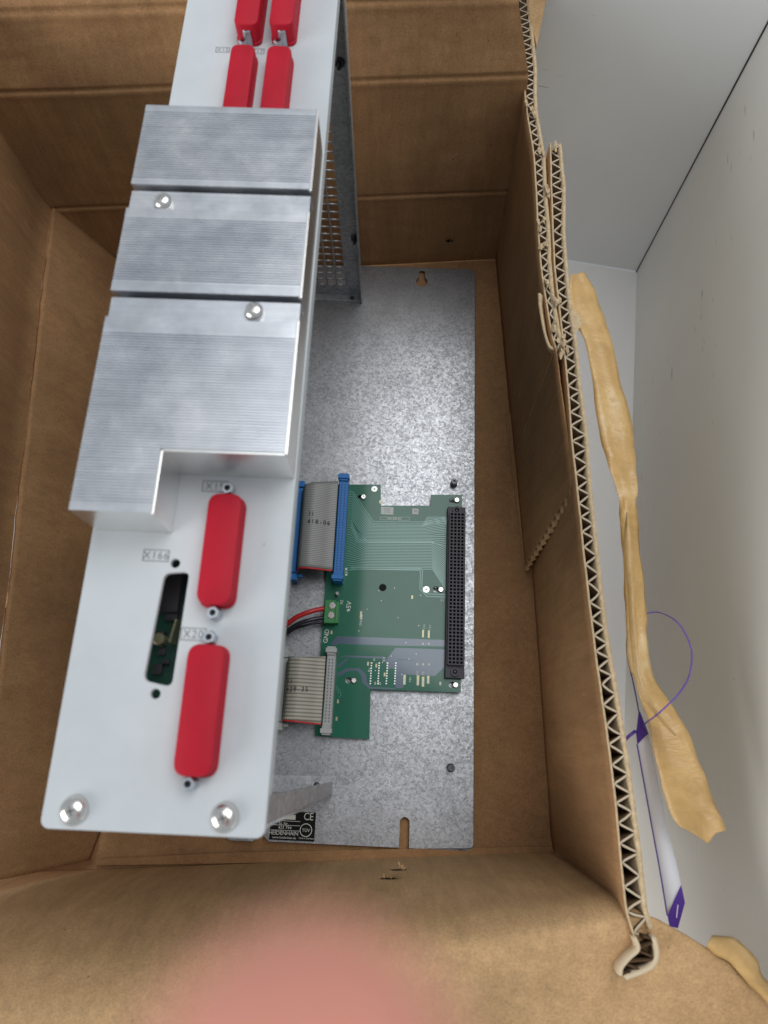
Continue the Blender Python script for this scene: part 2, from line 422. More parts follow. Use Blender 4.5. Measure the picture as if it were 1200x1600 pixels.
# dark joint where the two wall boards meet
jb = MB(); j0 = A + (d_far + d_side).normalized()*0.4
jb.add([j0+d_far*0.9-UP*1, j0+d_side*0.7-UP*1, j0+d_side*0.7+UP*360, j0+d_far*0.9+UP*360], [(0, 1, 2, 3)])
obj('board_joint', jb.mesh(), M['dark_steel'], side)

# ------------------------------------------------------------------ cardboard box
box = thing('cardboard_box', 'open brown corrugated cardboard box with torn cut rim holding the metal electronics unit', 'box')
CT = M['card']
obj('packing_block', MB().box((-250, 30, ZF+.2), (0, 400, -6)).mesh(), M['card_out'], box)
FR, NR = at(775, 405, -3), at(861, 1329, -3)
FL = FR + (at(560, 414, -3)-FR).normalized()*330
nl_dir = (at(420, 1336, -3)-NR).normalized()
# floor: four folded flaps read as two joined sheets
def floor_d(u, v):
    return 0.5*nz(u*5, v*6, 1.2) + 0.25*nz(u*22, v*30, 4)
vs, fs = patch(NR + nl_dir*360 + Vector((0, -12, 0)), NR + Vector((6, -5, 0)), FR + Vector((6, 3, 0)), FL + Vector((-30, 3, 0)), 60, 90, floor_d)
vs2 = []
yc = at(760, 640, -3).y
for p in vs:
    p = p - UP*1.0; d = abs(p.y - (yc + (p.x+5)*-0.05)); p.z -= 0.8*math.exp(-(d/1.6)**2); vs2.append(p)
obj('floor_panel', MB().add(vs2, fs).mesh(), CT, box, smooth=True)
# far wall with two score lines, its top folding outwards
def ext(a, b, k): return b + (b-a)*k
r0 = (FR, at(210, 432, -3)); r1 = (at(790, 299, 72), at(75, 326, 72)); r2 = (at(821, 117, 160), at(0, 145, 160)); r3 = (at(809, -5, 198), at(-10, 20, 198)); r4 = (at(805, -50, 212), at(-30, -50, 212))
prof = [(ext(b, a, k_), ext(a, b, 0.45)) for (a, b), k_ in zip((r0, r1, r2, r3, r4), (0.022, 0.020, 0.006, 0.0, 0.0))]
rows = []
for q_ in range(4):
    (a0, b0), (a1, b1) = prof[q_], prof[q_+1]; n_ = (60, 70, 30, 12)[q_]
    for k in range(n_ + (q_ == 3)):
        t = k/n_; A_, B_ = a0.lerp(a1, t), b0.lerp(b1, t); r = []
        dist = min(t*(a1-a0).length if q_ else 99, (1-t)*(a1-a0).length if q_ < 3 else 99)
        below = (1-t)*(a1-a0).length if q_ < 3 else 99
        for i_ in range(121):
            u_ = i_/120; p = A_.lerp(B_, u_)
            d = 0.6*nz(u_*6, (q_+t)*2, 7) + 0.25*nz(u_*30, (q_+t)*8, 3) - 1.5*math.exp(-(dist/0.9)**2) + 0.5*math.exp(-((below-3)/2.2)**2)
            r.append(p + Vector((0, -d, 0)))
        rows.append(r)
vs, fs = rowmesh(rows)
fl_ext = prof[0][1]
obj('wall', MB().add(vs, fs).mesh(), CT, box, smooth=True)
# flap of the far wall seen beyond the rim, top right
q = [at(822, -60, 150), at(872, -60, 150), at(853, 0, 150), at(838, 76, 148), at(826, 20, 149)]
o = obj('flap', MB().add(q, [(0, 1, 2, 3, 4)]).mesh(), M['card_out'], box); solid(o, 3)

# left wall above its score line, and the slanting bottom flap below it
LC0, LC1, LC2 = at(75, 330, 72), at(0, 970, 72), at(-47, 1382, 72)
LC0 = LC0 + (LC0-LC1)*0.012
def leftd(u, v): return 0.9*nz(u*4, v*8, 2.2) + 0.35*nz(u*14, v*30, 9)
rows = []
for j in range(101):
    t = j/100; c = LC0.lerp(LC2, t)
    c = c + Vector((0.8*nz(t*9, 3, 1)+0.5*nz(t*40, 1, 2), 0, 0))
    top = c + Vector((-6, 22*(1-t), 150)); r = []
    for k in range(31):
        s = k/30; p = top.lerp(c, s) + Vector((0.9*nz(s*4, t*6, 4) + 2.0*math.exp(-((1-s)*150/5)**2), 0, 0)); r.append(p)
    rows.append(r)
vs, fs = rowmesh(rows); obj('wall', MB().add(vs, fs).mesh(), CT, box, smooth=True)
R0, R2 = at(210, 432, -1.6), at(151, 1341, -1.2)
rows = []
tch = 0.965
for j in range(121):
    t = j/120; c = LC0.lerp(LC2, t) + Vector((0.8*nz(t*9, 3, 1)+0.5*nz(t*40, 1, 2) + 2.0, 0, 0)); e = R0.lerp(R2, min(t, 1))
    if t > tch: e = e.lerp(c, (t-tch)/(1-tch)*0.09)
    r = []
    for k in range(31):
        s = k/30; p = c.lerp(e, s)
        bow = math.sin(math.pi*s)*1.5 + 0.5*nz(s*5, t*9, 6) + 0.2*nz(s*20, t*40, 6)
        tc = 0.655 + 0.0*s; bow -= 1.3*math.exp(-((t-tc)/0.006)**2)*max(0, 1-s*0.6)
        p = p + Vector((0.45, 0, 0.9))*bow; r.append(p)
    rows.append(r)
vs, fs = rowmesh(rows); o = obj('bottom_flap', MB().add(vs, fs).mesh(), CT, box, smooth=True); solid(o, 2.2, -1)
# a second bottom flap showing under the unit's left side
q = [at(117, 800, 7), at(103, 974, 7), at(116, 986, 6), at(300, 1006, 1), at(300, 800, 1)]
o = obj('bottom_flap', MB().add([p + UP*3.5 for p in q], [(0, 1, 2, 3, 4)]).mesh(), CT, box); solid(o, 0.8)
# inner lip of the near bottom flap
q = [at(150, 1296, -1), at(420, 1322, -1), at(862, 1318, -1), at(862, 1334, -1), at(150, 1349, -1)]
o = obj('bottom_flap', MB().add([at(380, 1331, -0.6), at(862, 1322, -0.6), at(863, 1340, -0.6), at(150, 1352, -0.6), at(150, 1342, -0.6)], [(0, 1, 2, 3, 4)]).mesh(), CT, box); solid(o, 1.2)

# near wall, rolling over into the outward folded flap
def lrp(a, b, t): return a.lerp(b, t)
wr, wl = NR, NR + nl_dir*330
rimR, rimL = at(986, 1412, 150), wl + Vector((0, -2, 153))
prof = []
RR = [wr] + [wr.lerp(rimR, z/153) for z in (30, 60, 88, 115, 138)] + [at(1002, 1426, 147), at(1050, 1451, 146), at(1110, 1487, 141), at(1215, 1556, 132), at(1500, 1750, 110)]
for (dy, z), q_ in zip([(0, 0), (0, 30), (2, 60), (6, 88), (14, 112), (26, 130), (44, 143), (66, 150), (92, 150), (125, 143), (180, 115)], RR):
    prof.append((wl + Vector((0, -dy-7.5, z)), q_))
rows = [[lrp(a, b, i/80) for i in range(81)] for a, b in prof]
vs, fs = rowmesh(rows, 8)
vs = [p + Vector((0, 0, 1))*(1.1*nz(p.x*0.018, p.y*0.03, p.z*0.02+3) + 0.3*nz(p.x*0.07, p.y*0.09, p.z*0.08)) * (0.3+min(1, max(0, p.z)/80)) for p in vs]
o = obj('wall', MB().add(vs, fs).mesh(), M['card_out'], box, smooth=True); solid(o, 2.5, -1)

# ---- right wall: two corrugated sheets side by side, cut edges up
def corr_sheet(inner_top, inner_bot, thick, pitch, mats, ntop=None, seed=0, crush=None):
    """inner_top/inner_bot: matching world polylines of the inner liner; thick(t): gap to the outer liner"""
    n = len(inner_top)
    L_ = [0]
    for i in range(1, n): L_.append(L_[-1] + (inner_top[i]-inner_top[i-1]).length)
    tot = L_[-1]
    def samp(poly, s):
        s = max(0, min(tot-1e-6, s))
        for i in range(1, n):
            if L_[i] >= s:
                t = (s-L_[i-1])/(L_[i]-L_[i-1]); return poly[i-1].lerp(poly[i], t)
        return poly[-1]
    def nrm(s):
        d = samp(inner_top, s+2)-samp(inner_top, s-2); return Vector((d.y, -d.x, 0)).normalized()
    def ribbon(offs, step, name, mat_, drop=lambda s: 0, th=0.5, nz_=6):
        rows = []
        k = int(tot/step)
        cols = []
        for i in range(k+1):
            s = i*step; nn = nrm(s); q = nn if nn.x > 0 else -nn
            a = samp(inner_top, s) + q*offs(s) - UP*drop(s); b = samp(inner_bot, s) + q*offs(s)
            cols.append([a.lerp(b, (j/nz_)) if j else a for j in range(nz_+1)])
        vs, fs = rowmesh(cols)
        o = obj(name, MB().add(vs, fs).mesh(), mat_, box, smooth=True); solid(o, th, 0)
        if name == 'inner_liner':
            o.data.materials.append(M['card_edge']); o.modifiers[0].material_offset_rim = 1
        if name == 'fluting':
            o.data.materials.append(M['flute_cut']); o.modifiers[0].material_offset_rim = 1
        return o
    jag = lambda s, a: a*max(0, nz(s*0.11, seed, 2)) + 0.35*nz(s*0.9, seed, 5)
    ribbon(lambda s: 0.25*nz(s*0.05, seed, 1), 2.0, 'inner_liner', mats[0], lambda s: 0.5*jag(s, 1.2), 0.95, 14)
    ribbon(lambda s: thick(s/tot) + 0.4*nz(s*0.04, seed, 8), 2.0, 'outer_liner', mats[1], lambda s: 0.8*jag(s+50, 1.2), 2.0, 4)
    def fo(s):
        t = thick(s/tot); ph = 2*math.pi*s/pitch + 1.5*nz(s*0.03, seed, 3) + 0.7*nz(s*0.15, seed, 9)
        w_ = math.sin(ph); w_ = 2/math.pi*math.asin(max(-1, min(1, w_)))*1.12; w_ = max(-1, min(1, w_))
        am = (0.5-0.22*max(0, nz(s*0.09, seed, 4))) * (crush(s/tot) if crush else 1)
        return t*0.5 + (t-0.9)*am*w_ + 0.2*nz(s*0.5, seed, 6)
    ribbon(fo, pitch/10, 'fluting', M['flute'], lambda s: 0.3+0.8*jag(s+90, 1.4), 0.95, 3)
zr = 150
def rimz(v): return 178
# sheet B (outer, continuous towards the viewer)
Bl = [(860, 223), (866, 400), (880, 530), (887, 600), (895, 700), (906, 800), (914, 880), (928, 1000), (942, 1100), (956, 1200), (966, 1300), (974, 1380), (979, 1425), (992, 1465)]
Br = [(875, 223), (886, 400), (898, 530), (905, 600), (914, 700), (926, 800), (937, 890), (949, 1000), (964, 1100), (978, 1200), (991, 1300), (1001, 1380), (1010, 1425), (1022, 1465)]
top = [at(u, v, zr) for u, v in Bl]; bot = []
f0, f1 = at(798, 405, -3), at(864, 1334, -3)
ys = [p.y for p in top]
for p in top:
    t = (p.y-f0.y)/(f1.y-f0.y); bot.append(f0.lerp(f1, min(1.0, t)) if t < 1 else f1 + Vector((1.5, (p.y-f1.y)*0.3, 0)))
wB = [(at(r[0], r[1], zr)-at(l[0], l[1], zr)).length for l, r in zip(Bl, Br)]
def thB(t):
    x = t*(len(wB)-1); i = min(int(x), len(wB)-2); return wB[i]*(1-x+i)+wB[i+1]*(x-i)
top = crv(top, 6); bot = crv(bot, 6)
corr_sheet(top, bot, thB, 8.2, (CT, M['card_edge']), seed=3)
# sheet A (inner, ends torn)
Al = [(806, -60), (809, 0), (817, 100), (823, 170), (834, 240), (838, 300), (844, 400), (852, 460), (862, 520), (869, 545)]
Ar = [(822, -60), (826, 0), (836, 100), (842, 170), (848, 240), (853, 300), (859, 400), (868, 460), (874, 520), (880, 545)]
top = [at(u, v, zr) for u, v in Al]
f0a, f1a = at(775, 405, -3), at(820, 885, -3)
endA = at(897, 757, 144)
bot = []
for p in top:
    t = (f0a.y-p.y)/(f0a.y-f1a.y); bot.append(f0a.lerp(f1a, max(-0.16, t)))
wA = [(at(r[0], r[1], zr)-at(l[0], l[1], zr)).length for l, r in zip(Al, Ar)]
def thA(t):
    x = t*(len(wA)-1); i = min(int(x), len(wA)-2); return wA[i]*(1-x+i)+wA[i+1]*(x-i)
tA, bA = crv(top, 6), crv(bot, 6)
corr_sheet(tA, bA, thA, 7.4, (CT, M['card_edge']), seed=11, crush=lambda t: 0.95 if t < 0.86 else 0.7)
# the low torn end of sheet A below the rim
cols = []
p0, p1 = tA[-1], endA; b0, b1 = bA[-1], f1a
for i in range(41):
    t = i/40; a = p0.lerp(p1, t) - UP*(1.6*abs(nz(t*14, 1, 1)) + 2*nz(t*5, 2, 2)*math.sin(3.14*t)); b = b0.lerp(b1, t)
    cols.append([a.lerp(b, j/16) for j in range(17)])
vs, fs = rowmesh(cols); o = obj('torn_panel', MB().add(vs, fs).mesh(), CT, box, smooth=True); solid(o, 0.55, 0)
# cut side edge of that panel: flutes along the slanting edge
cols = []
for i in range(61):
    t = i/60; c = endA.lerp(f1a, t); s = math.sin(i*1.35)
    cols.append([c + Vector((0.4+0.8*s, 0.3, 0)), c + Vector((1.2+1.0*s, -4.2 + 0.8*nz(t*30, 0, 0), 0.2))])
vs, fs = rowmesh(cols); o = obj('fluting', MB().add(vs, fs).mesh(), M['card_out'], box, smooth=True); solid(o, 0.6, 0)
# liner peeled off at the torn end
cols = []
for (u, v, z, wd) in [(842, 458, 150, 4), (843, 475, 150, 7), (847, 500, 150, 8), (851, 520, 150, 9), (857, 538, 150, 10), (861, 543, 150, 3)]:
    a = at(u, v, z); cols.append([a, a + Vector((1.5, 0, -wd*0.5)), a + Vector((4.0, 0.5, -wd))])
vs, fs = rowmesh(cols, 4); o = obj('peeled_liner', MB().add(vs, fs).mesh(), M['card_edge'], box, smooth=True); solid(o, 1.4, 0)
rnd = random.Random(21)
for (u, v) in ((826, 166), (831, 178), (848, 232), (856, 300), (846, 352), (850, 384), (866, 232), (858, 440), (872, 470), (864, 508), (876, 530), (881, 548)):
    mb = MB(); p = at(u, v, 151.5)
    for q_ in range(3):
        a = p + Vector((rnd.uniform(-2, 2), rnd.uniform(-4, 4), rnd.uniform(-.5, .8))); r = []
        n_ = 7; c_ = [a + Vector((math.cos(g_*2*math.pi/n_)*rnd.uniform(0.5, 1.5), math.sin(g_*2*math.pi/n_)*rnd.uniform(1.0, 3.4), rnd.uniform(-1, 1))) for g_ in range(n_)]
        mb.add([a+UP*rnd.uniform(0, 1)] + c_, [(0, g_+1, (g_+1) % n_+1) for g_ in range(n_)])
    o = obj('torn_scrap', mb.mesh(), M['card_edge'], box); solid(o, 0.5)
# hooked near end of sheet B
hk_in = crv([at(u, v, 153) for u, v in [(992, 1465), (998, 1483), (984, 1497), (972, 1512), (970, 1525)]], 5)
hk_out = crv([at(u, v, 153) for u, v in [(1022, 1465), (1027, 1485), (1025, 1502), (1012, 1515), (978, 1528)]], 5)
for nm, pl, th in (('inner_liner', hk_in, 1.0), ('outer_liner', hk_out, 1.2)):
    cols = [[p + UP*0, p - UP*4, p - UP*9 + Vector((0.5, 0.8, 0))] for p in pl]
    vs, fs = rowmesh(cols); o = obj(nm, MB().add(vs, fs).mesh(), M['card_pale'], box, smooth=True); solid(o, th*1.4, 0)
cols = []
for i in range(60):
    t = i/59; x = t*(len(hk_in)-1); k = min(int(x), len(hk_in)-2); a = hk_in[k].lerp(hk_in[k+1], x-k); b = hk_out[k].lerp(hk_out[k+1], x-k)
    c = a.lerp(b, 0.5+0.42*math.sin(t*17)); cols.append([c-UP*1.0, c-UP*8])
vs, fs = rowmesh(cols); o = obj('fluting', MB().add(vs, fs).mesh(), M['flute'], box, smooth=True); solid(o, 0.7, 0)
# narrow ragged strip where the inner sheet meets the floor
rows = []
for i in range(61):
    t = i/60; a = at(790+30*t, 648+240*t, -2.5); j = 0.5*nz(t*12, 0, 3)
    rows.append([a + Vector((-0.4+j, 0, 0)), a + Vector((0.8+j, 0, 1.6+0.5*nz(t*20, 1, 1))), a + Vector((3.0, 0, 2.4)), a + Vector((5.5, 0, 6))])
vs, fs = rowmesh(rows); obj('crushed_edge', MB().add(vs, fs).mesh(), CT, box, smooth=True)
# staple punctures
def puncture(p, nrmv, up, s=1.0, seed=1):
    rnd = random.Random(seed); a = nrmv.cross(up).normalized(); b = up; mb = MB()
    n = 12; pts = []
    for k in range(n):
        g_ = 2*math.pi*k/n; r = s*(2.0+1.2*rnd.random()); pts.append(p + nrmv*0.5 + a*math.cos(g_)*r*1.5 + b*math.sin(g_)*r*0.8)
    mb.add(pts, [tuple(range(n))])
    o_ = obj('puncture', mb.mesh(), M['hole'], box)
    mb = MB()
    for k in range(5):
        c = p + a*rnd.uniform(-3, 3)*s + b*rnd.uniform(-1.6, 1.6)*s + nrmv*0.6
        d1 = Vector((rnd.uniform(-1, 1), rnd.uniform(-1, 1), rnd.uniform(-1, 1)))*1.1*s
        d2 = Vector((rnd.uniform(-1, 1), rnd.uniform(-1, 1), rnd.uniform(-1, 1)))*1.2*s + nrmv*1.5*s
        mb.add([c, c+d1, c+d1+d2, c+d2], [(0, 1, 2, 3)])
    obj('torn_fibre', mb.mesh(), M['card_out'], o_)
def on_near(u, v):
    # intersect the picture ray with the near wall plane
    n_ = (wr-wl).cross(rimR-wr).normalized(); d = RC @ Vector(((u-600)/FPX, (800-v)/FPX, -1)); t = (wr-CAM).dot(n_)/d.dot(n_); return CAM+d*t, n_
for u, v, s_, sd in ((622, 1366, 1.3, 3), (607, 1380, 1.2, 5)):
    p, n_ = on_near(u, v)
    if n_.y < 0: n_ = -n_
    puncture(p + n_*1.6, n_, UP, s_, sd)
n_ = (FR-fl_ext).cross(UP).normalized(); n_ = n_ if n_.y < 0 else -n_
d = RC @ Vector(((702-600)/FPX, (800-374)/FPX, -1)); p = CAM + d*((FR-CAM).dot(n_)/d.dot(n_))
puncture(p + n_*1.0, n_, UP, 0.8, 8)

# ------------------------------------------------------------------ the electronics unit
unit = thing('electronics_unit', 'electronics chassis with galvanised base plate, green board, white front panel and aluminium heat sink', 'electronic unit')
W_, L0 = 131.1, 430.0
# base plate
kx, ky = at(659, 440, 0)[:2]; k2 = at(659, 428, 0)
rk = 4.6
keyh = []
for k in range(25):
    a = math.radians(90+32 + (360-64)*k/24); keyh.append((kx+rk*math.cos(a), ky+rk*math.sin(a)))
for k in range(11):
    a = math.radians(0 + 180*k/10); keyh.append((kx+2.4*math.cos(a), k2[1]+1.2+2.4*math.sin(a)))
slx = at(632, 1300, 0).x; sly = at(632, 1285, 0).y; hw = 3.0
outl = [(-W_+3, 0), (-W_, 3), (-W_, L0-3), (-W_+3, L0), (-4, L0), (-1, L0-1), (0, L0-4), (0, 4), (-1.2, 1.2), (-4, 0), (slx+hw, 0)]
outl += [(slx+hw*math.cos(math.radians(180*k/8)), sly+hw*math.sin(math.radians(180*k/8))) for k in range(9)] + [(slx-hw, 0)]
plate = obj('base_plate', sheet2d(outl, [keyh], -1.5, 0, 0.12), M['galv'], unit)
# faint score line near the right edge of the plate
tb = at(356, 1309, 0); tc_ = at(397, 1312, 0)
obj('mounting_tab', sheet2d(rrect(tb.x, tb.y-1.5, tc_.x, tb.y+40, 1.5), [], -1.5, 0, 0.1), M['galv'], unit)
def stud(u, v, z, parent, h=7, r=2.2, m='dark_steel', base=0):
    p = at(u, v, z+h); mb = MB().lathe((p.x, p.y, z), [(r*1.15, 0), (r*1.15, 1.2), (r, 1.4), (r, h-0.4), (r*0.85, h), (r*0.45, h), (r*0.42, h-1.5)], 14)
    return obj('stud', mb.mesh(), M[m], parent, angle=35)
stud(710, 752, 0, plate, 7, 2.3, 'dark_steel'); stud(705, 1200, 0, plate, 5, 2.3, 'dark_steel')

# perforated end brackets
XR, XL = -90.06, -154.0; HP = 259.8
def bracket(y, inward, row_pitch=7.3, lean=0.0):
    x0, x1 = XL, XR
    holes = []
    gx1 = x1-12.5; ncol = 6; gx0 = gx1-ncol*row_pitch
    nrow = 26; gz0 = 12
    for i in range(ncol):
        for j in range(nrow):
            if (j % 100) == 99: continue
            holes.append([(gx0+i*row_pitch+0.45, gz0+j*row_pitch+0.45), (gx0+(i+1)*row_pitch-0.45, gz0+j*row_pitch+0.45),
                          (gx0+(i+1)*row_pitch-0.45, gz0+(j+1)*row_pitch-0.45), (gx0+i*row_pitch+0.45, gz0+(j+1)*row_pitch-0.45)])
    me = sheet2d([(x0, 0.05), (x1, 0.05), (x1, HP), (x0, HP)], holes, -0.5, 0.5)
    me.transform(Matrix.Translation((0, y*S, 0)) @ Matrix.Rotation(math.radians(90), 4, 'X'))
    b = obj('side_bracket', me, M['galv2'], unit)
    d = inward
    fo = obj('foot_flange', MB().box((x0, y+d*0.5, 0.05), (x1-1.4, y+d*6.8 if d < 0 else y+d*11, 1.1)).mesh(bevel=0.2), M['galv2'], b)
    obj('return_flange', MB().box((x1-1.0, y+d*0.52, 1.2), (x1, y+d*8.2, HP)).mesh(bevel=0.15), M['galv2'], b)
    for o_ in [b]+list(b.children):
        for v_ in o_.data.vertices: v_.co.y += lean*S*v_.co.z/(HP*S)
    return b
yF = at(568, 461, 0).y; yN = at(520, 1243, 0).y
bF = bracket(yF, -1); bN = bracket(yN, 1, lean=9.0)
def capscrew(c, r, h, n, parent, mt, axis='Z', name='screw'):
    o_ = obj(name, MB().lathe(c, [(r, 0), (r*0.96, h*0.45), (r*0.72, h*0.85), (r*0.3, h)], n, axis).mesh(), mt, parent, angle=60)
    return o_
p = at(550, 466, 1.1); capscrew((p.x, p.y, 1.1), 1.7, 1.2, 14, bF, M['dark_steel'])
p = at(495, 1227, 1.1); capscrew((p.x, p.y, 1.1), 2.0, 1.2, 14, bN, M['dark_steel'])
def on_y(u, v, y):
    d = RC @ Vector(((u-600)/FPX, (800-v)/FPX, -1)); return CAM + d*((y-CAM.y)/d.y)
for u, v in ((554, 378), (530, 104)):
    p = on_y(u, v, yF-4)
    mb = MB().lathe((p.x, yF-5.5, p.z), [(1.2, 0), (1.3, 3.4), (2.6, 3.4), (2.9, 4.8)], 12, 'Y')
    obj('stud', mb.mesh(), M['dark_steel'], bF, angle=40)

# rating label on the plate
la = at(424, 1268, 0); lb = at(491, 1314, 0)
lx0, lx1, ly0, ly1 = la.x, lb.x, 1.2, at(456, 1268, 0).y
lab = obj('rating_label', MB().box((lx0, ly0, 0.02), (lx1, ly1, 0.14)).mesh(), M['label_black'], plate)
lw = lx1-lx0; lh = ly1-ly0; zt = 0.18
def T(body, fx, fy, size, m='white_ink', **k):
    return text('lettering', body, (lx0+fx*lw, ly0+fy*lh, zt), size, M[m], lab, **k)
T('HEIDENHAIN', 0.31, 0.24, 3.3, sx=1.0, spacing=0.95)
T('www.heidenhain.de', 0.33, 0.09, 1.9)
T('423 794', 0.33, 0.43, 2.6); T('Id. Nr.', 0.30, 0.57, 2.3); T('C E', 0.84, 0.84, 6.2, sx=0.85, spacing=0.7)
T('TÜV', 0.80, 0.37, 2.6); T('Made in Germany', 0.82, 0.10, 1.3)
mb = MB()
for fy in (0.33, 0.51, 0.66): mb.box((lx0+0.3, ly0+fy*lh, zt-.03), (lx0+0.66*lw, ly0+fy*lh+0.25, zt))
mb.box((lx0+0.02*lw, ly0+0.72*lh, zt-.03), (lx0+0.55*lw, ly0+0.88*lh, zt)); 
obj('rule_lines', mb.mesh(), M['white_ink'], lab)
cx_, cy_ = lx0+0.80*lw, ly0+0.38*lh
obj('ring_mark', sheet2d(circ(cx_, cy_, 3.9, 32), [circ(cx_, cy_, 3.45, 32)], zt-.03, zt), M['white_ink'], lab)

# ---- base circuit board
ZB = 6.0
def bp(u, v, z=ZB): q_ = at(u, v, z); return (q_.x, q_.y)
outl = [bp(*q_) for q_ in [(521, 757), (595, 757), (595, 790), (673, 790), (673, 773), (722, 773), (720, 1082), (579, 1077), (577, 1155), (492, 1150), (505, 960)]]
holes = [circ(*bp(563, 777), 2.0, 14), circ(*bp(706, 783), 2.0, 14), circ(*bp(681, 921), 2.2, 14), circ(*bp(598, 918), 2.6, 18), circ(*bp(544, 1063), 2.1, 14), circ(*bp(706, 1070), 2.1, 14)]
board = obj('circuit_board', sheet2d(outl, holes, ZB-1.6, ZB, 0.0), M['pcb'], unit)
def ring(u, v, r, m='pad', r0=None, nm='mounting_pad'):
    x, y = bp(u, v); return obj(nm, sheet2d(circ(x, y, r, 20), [circ(x, y, r0 or r*0.25, 14)], ZB+0.004, ZB+0.08), M[m], board)
ring(585, 764, 2.2); ring(666, 921, 2.3); ring(598, 918, 2.55, 'hollow', 0.4)
for u, v in ((568, 776), (714, 781), (689, 921), (553, 1063), (712, 1070)):
    p = at(u, v, 7.5); obj('standoff', MB().lathe((p.x, p.y, 0.1), [(1.9, 0), (1.9, 7.2), (1.5, 7.6), (0.8, 7.6), (0.75, 6.5)], 14).mesh(), M['screw'], board, angle=35)
p = at(598, 918, 3); capscrew((p.x, p.y, 0.1), 2.3, 3.2, 14, board, M['dark_steel'])

# traces
tm = MB(); ztr = ZB+0.012
def strip(mb, pts, wd, z=ztr, th=0.03):
    P = [Vector((*bp(u, v), z)) for u, v in pts]; vs = []
    for i, p_ in enumerate(P):
        a = (P[i]-P[i-1]).normalized() if i else (P[1]-P[0]).normalized()
        b = (P[i+1]-P[i]).normalized() if i < len(P)-1 else a
        na = Vector((-a.y, a.x, 0)); nb = Vector((-b.y, b.x, 0)); nn = (na+nb).normalized(); k = 1/max(0.5, nn.dot(na))
        vs += [p_+nn*wd/2*k, p_-nn*wd/2*k]
    mb.add(vs, [(2*i, 2*i+1, 2*i+3, 2*i+2) for i in range(len(P)-1)])
nl = 34
for k in range(nl):
    t = k/(nl-1)
    vs0 = 768+122*t                                   # at the ribbon connector
    vh = 816+73*t if k > 0 else 815
    ub = 583-(vh-816)*0.55 - (8 if t > .35 else 0)
    if t > 0.45: vh = 845+44*(t-0.45)/0.55; ub = 575-22*(t-0.45)
    ue = 672+4*t if t > 0.25 else 664
    ve = 808+95*t
    strip(tm, [(546-5*t, vs0), (548-5*t+4*(1-t), vs0+1), (max(552, ub), vh), (ue, vh+0.5), (697, ve+max(0, 26*(t-0.25))), (700, ve+max(0, 26*(t-0.25)))], 0.42, ztr+k*0.0015)
strip(tm, [(548, 889), (655, 891), (657, 893), (656, 920), (667, 932), (699, 933)], 0.5, ztr+0.064)
strip(tm, [(548, 886), (657, 888), (660, 891), (659, 917), (668, 928), (699, 929)], 0.5, ztr+0.06)
for k in range(5): strip(tm, [(660+k*1.5, 822-0.5*k), (668+k*1.2, 808+2.4*k), (700, 808+2.4*k)], 0.4, ztr+0.07+0.002*k)
strip(tm, [(525, 1072), (531, 1078), (533, 1086), (529, 1090)], 0.35); strip(tm, [(525, 1076), (528, 1080), (529, 1084)], 0.35)
obj('traces', tm.mesh(), M['trace'], board, kind='stuff')
pm = MB()
def area_poly(pts): pm.add([Vector((*bp(u, v), ztr-0.008+0.002*len(pm.f))) for u, v in pts], [tuple(range(len(pts)))])
area_poly([(516, 1006), (527, 994), (697, 1000), (697, 1010), (625, 1009), (530, 1006), (522, 1009)])
area_poly([(530, 1026), (543, 1027), (596, 1029), (602, 1034), (606, 1045), (610, 1046), (612, 1043), (600, 1026), (543, 1024)])
area_poly([(618, 1012), (697, 1015), (697, 1030), (690, 1032), (622, 1030), (615, 1046), (611, 1043), (604, 1030)])
area_poly([(622, 1031), (697, 1031), (697, 1040), (680, 1056), (632, 1054), (630, 1075), (618, 1075), (617, 1040)])
area_poly([(526, 1052), (541, 1044), (562, 1044), (572, 1054), (573, 1066), (580, 1073), (617, 1075), (617, 1077), (577, 1076), (566, 1066), (565, 1056), (558, 1048), (543, 1049), (528, 1058)])
area_poly([(526, 1040), (541, 1029), (545, 1029), (530, 1044)])
obj('copper_area', pm.mesh(), M['plane'], board)
# small pads and silkscreen
pdm = MB(); gdm = MB(); wm = MB(); rnd = random.Random(4)
def sq(mb, u, v, a, b, z=ZB+0.03): x, y = bp(u, v); mb.box((x-a/2, y-b/2, z-0.02), (x+a/2, y+b/2, z+0.05))
for u0, n in ((580, 9), (592, 9), (605, 9), (618, 9)):
    for k in range(n): sq(pdm, u0+0.6-k*0.25, 1036+k*4, 0.9, 0.8)
for u, v in ((575, 1037), (588, 1040), (601, 1054), (661, 991), (670, 992), (698, 945), (528, 1096), (526, 1123), (518, 988), (594, 784), (703, 805), (644, 933)): sq(gdm, u, v, 1.2, 2.4, ZB+0.035)
for u, v in ((632, 1065), (653, 1066), (661, 1066), (669, 1064), (688, 1068), (652, 1038), (661, 1038), (670, 1038), (661, 1006), (670, 1006), (541, 889), (541, 898), (545, 953), (565, 962)): sq(wm, u, v, 1.3, 2.2 if v > 1050 else 1.3)
for u, v, a, b in ((632, 1062, 1.6, 6.4), (653, 1063, 1.6, 6.4), (661, 1065, 1.6, 6.4), (669, 1062, 1.6, 5), (564, 961, 1.4, 5), (661, 990, 1.2, 5), (670, 991, 1.2, 5)): sq(gdm, u, v, a, b, ZB+0.025)
obj('solder_pads', pdm.mesh(), M['pad'], board, kind='stuff'); obj('gilt_pads', gdm.mesh(), M['gold'], board, kind='stuff'); obj('printed_marks', wm.mesh(), M['white_ink'], board, kind='stuff')
def bt(body, u, v, size, rot, m='white_ink'):
    x, y = bp(u, v); return text('lettering', body, (x, y, ZB+0.06), size, M[m], board, rot=rot)
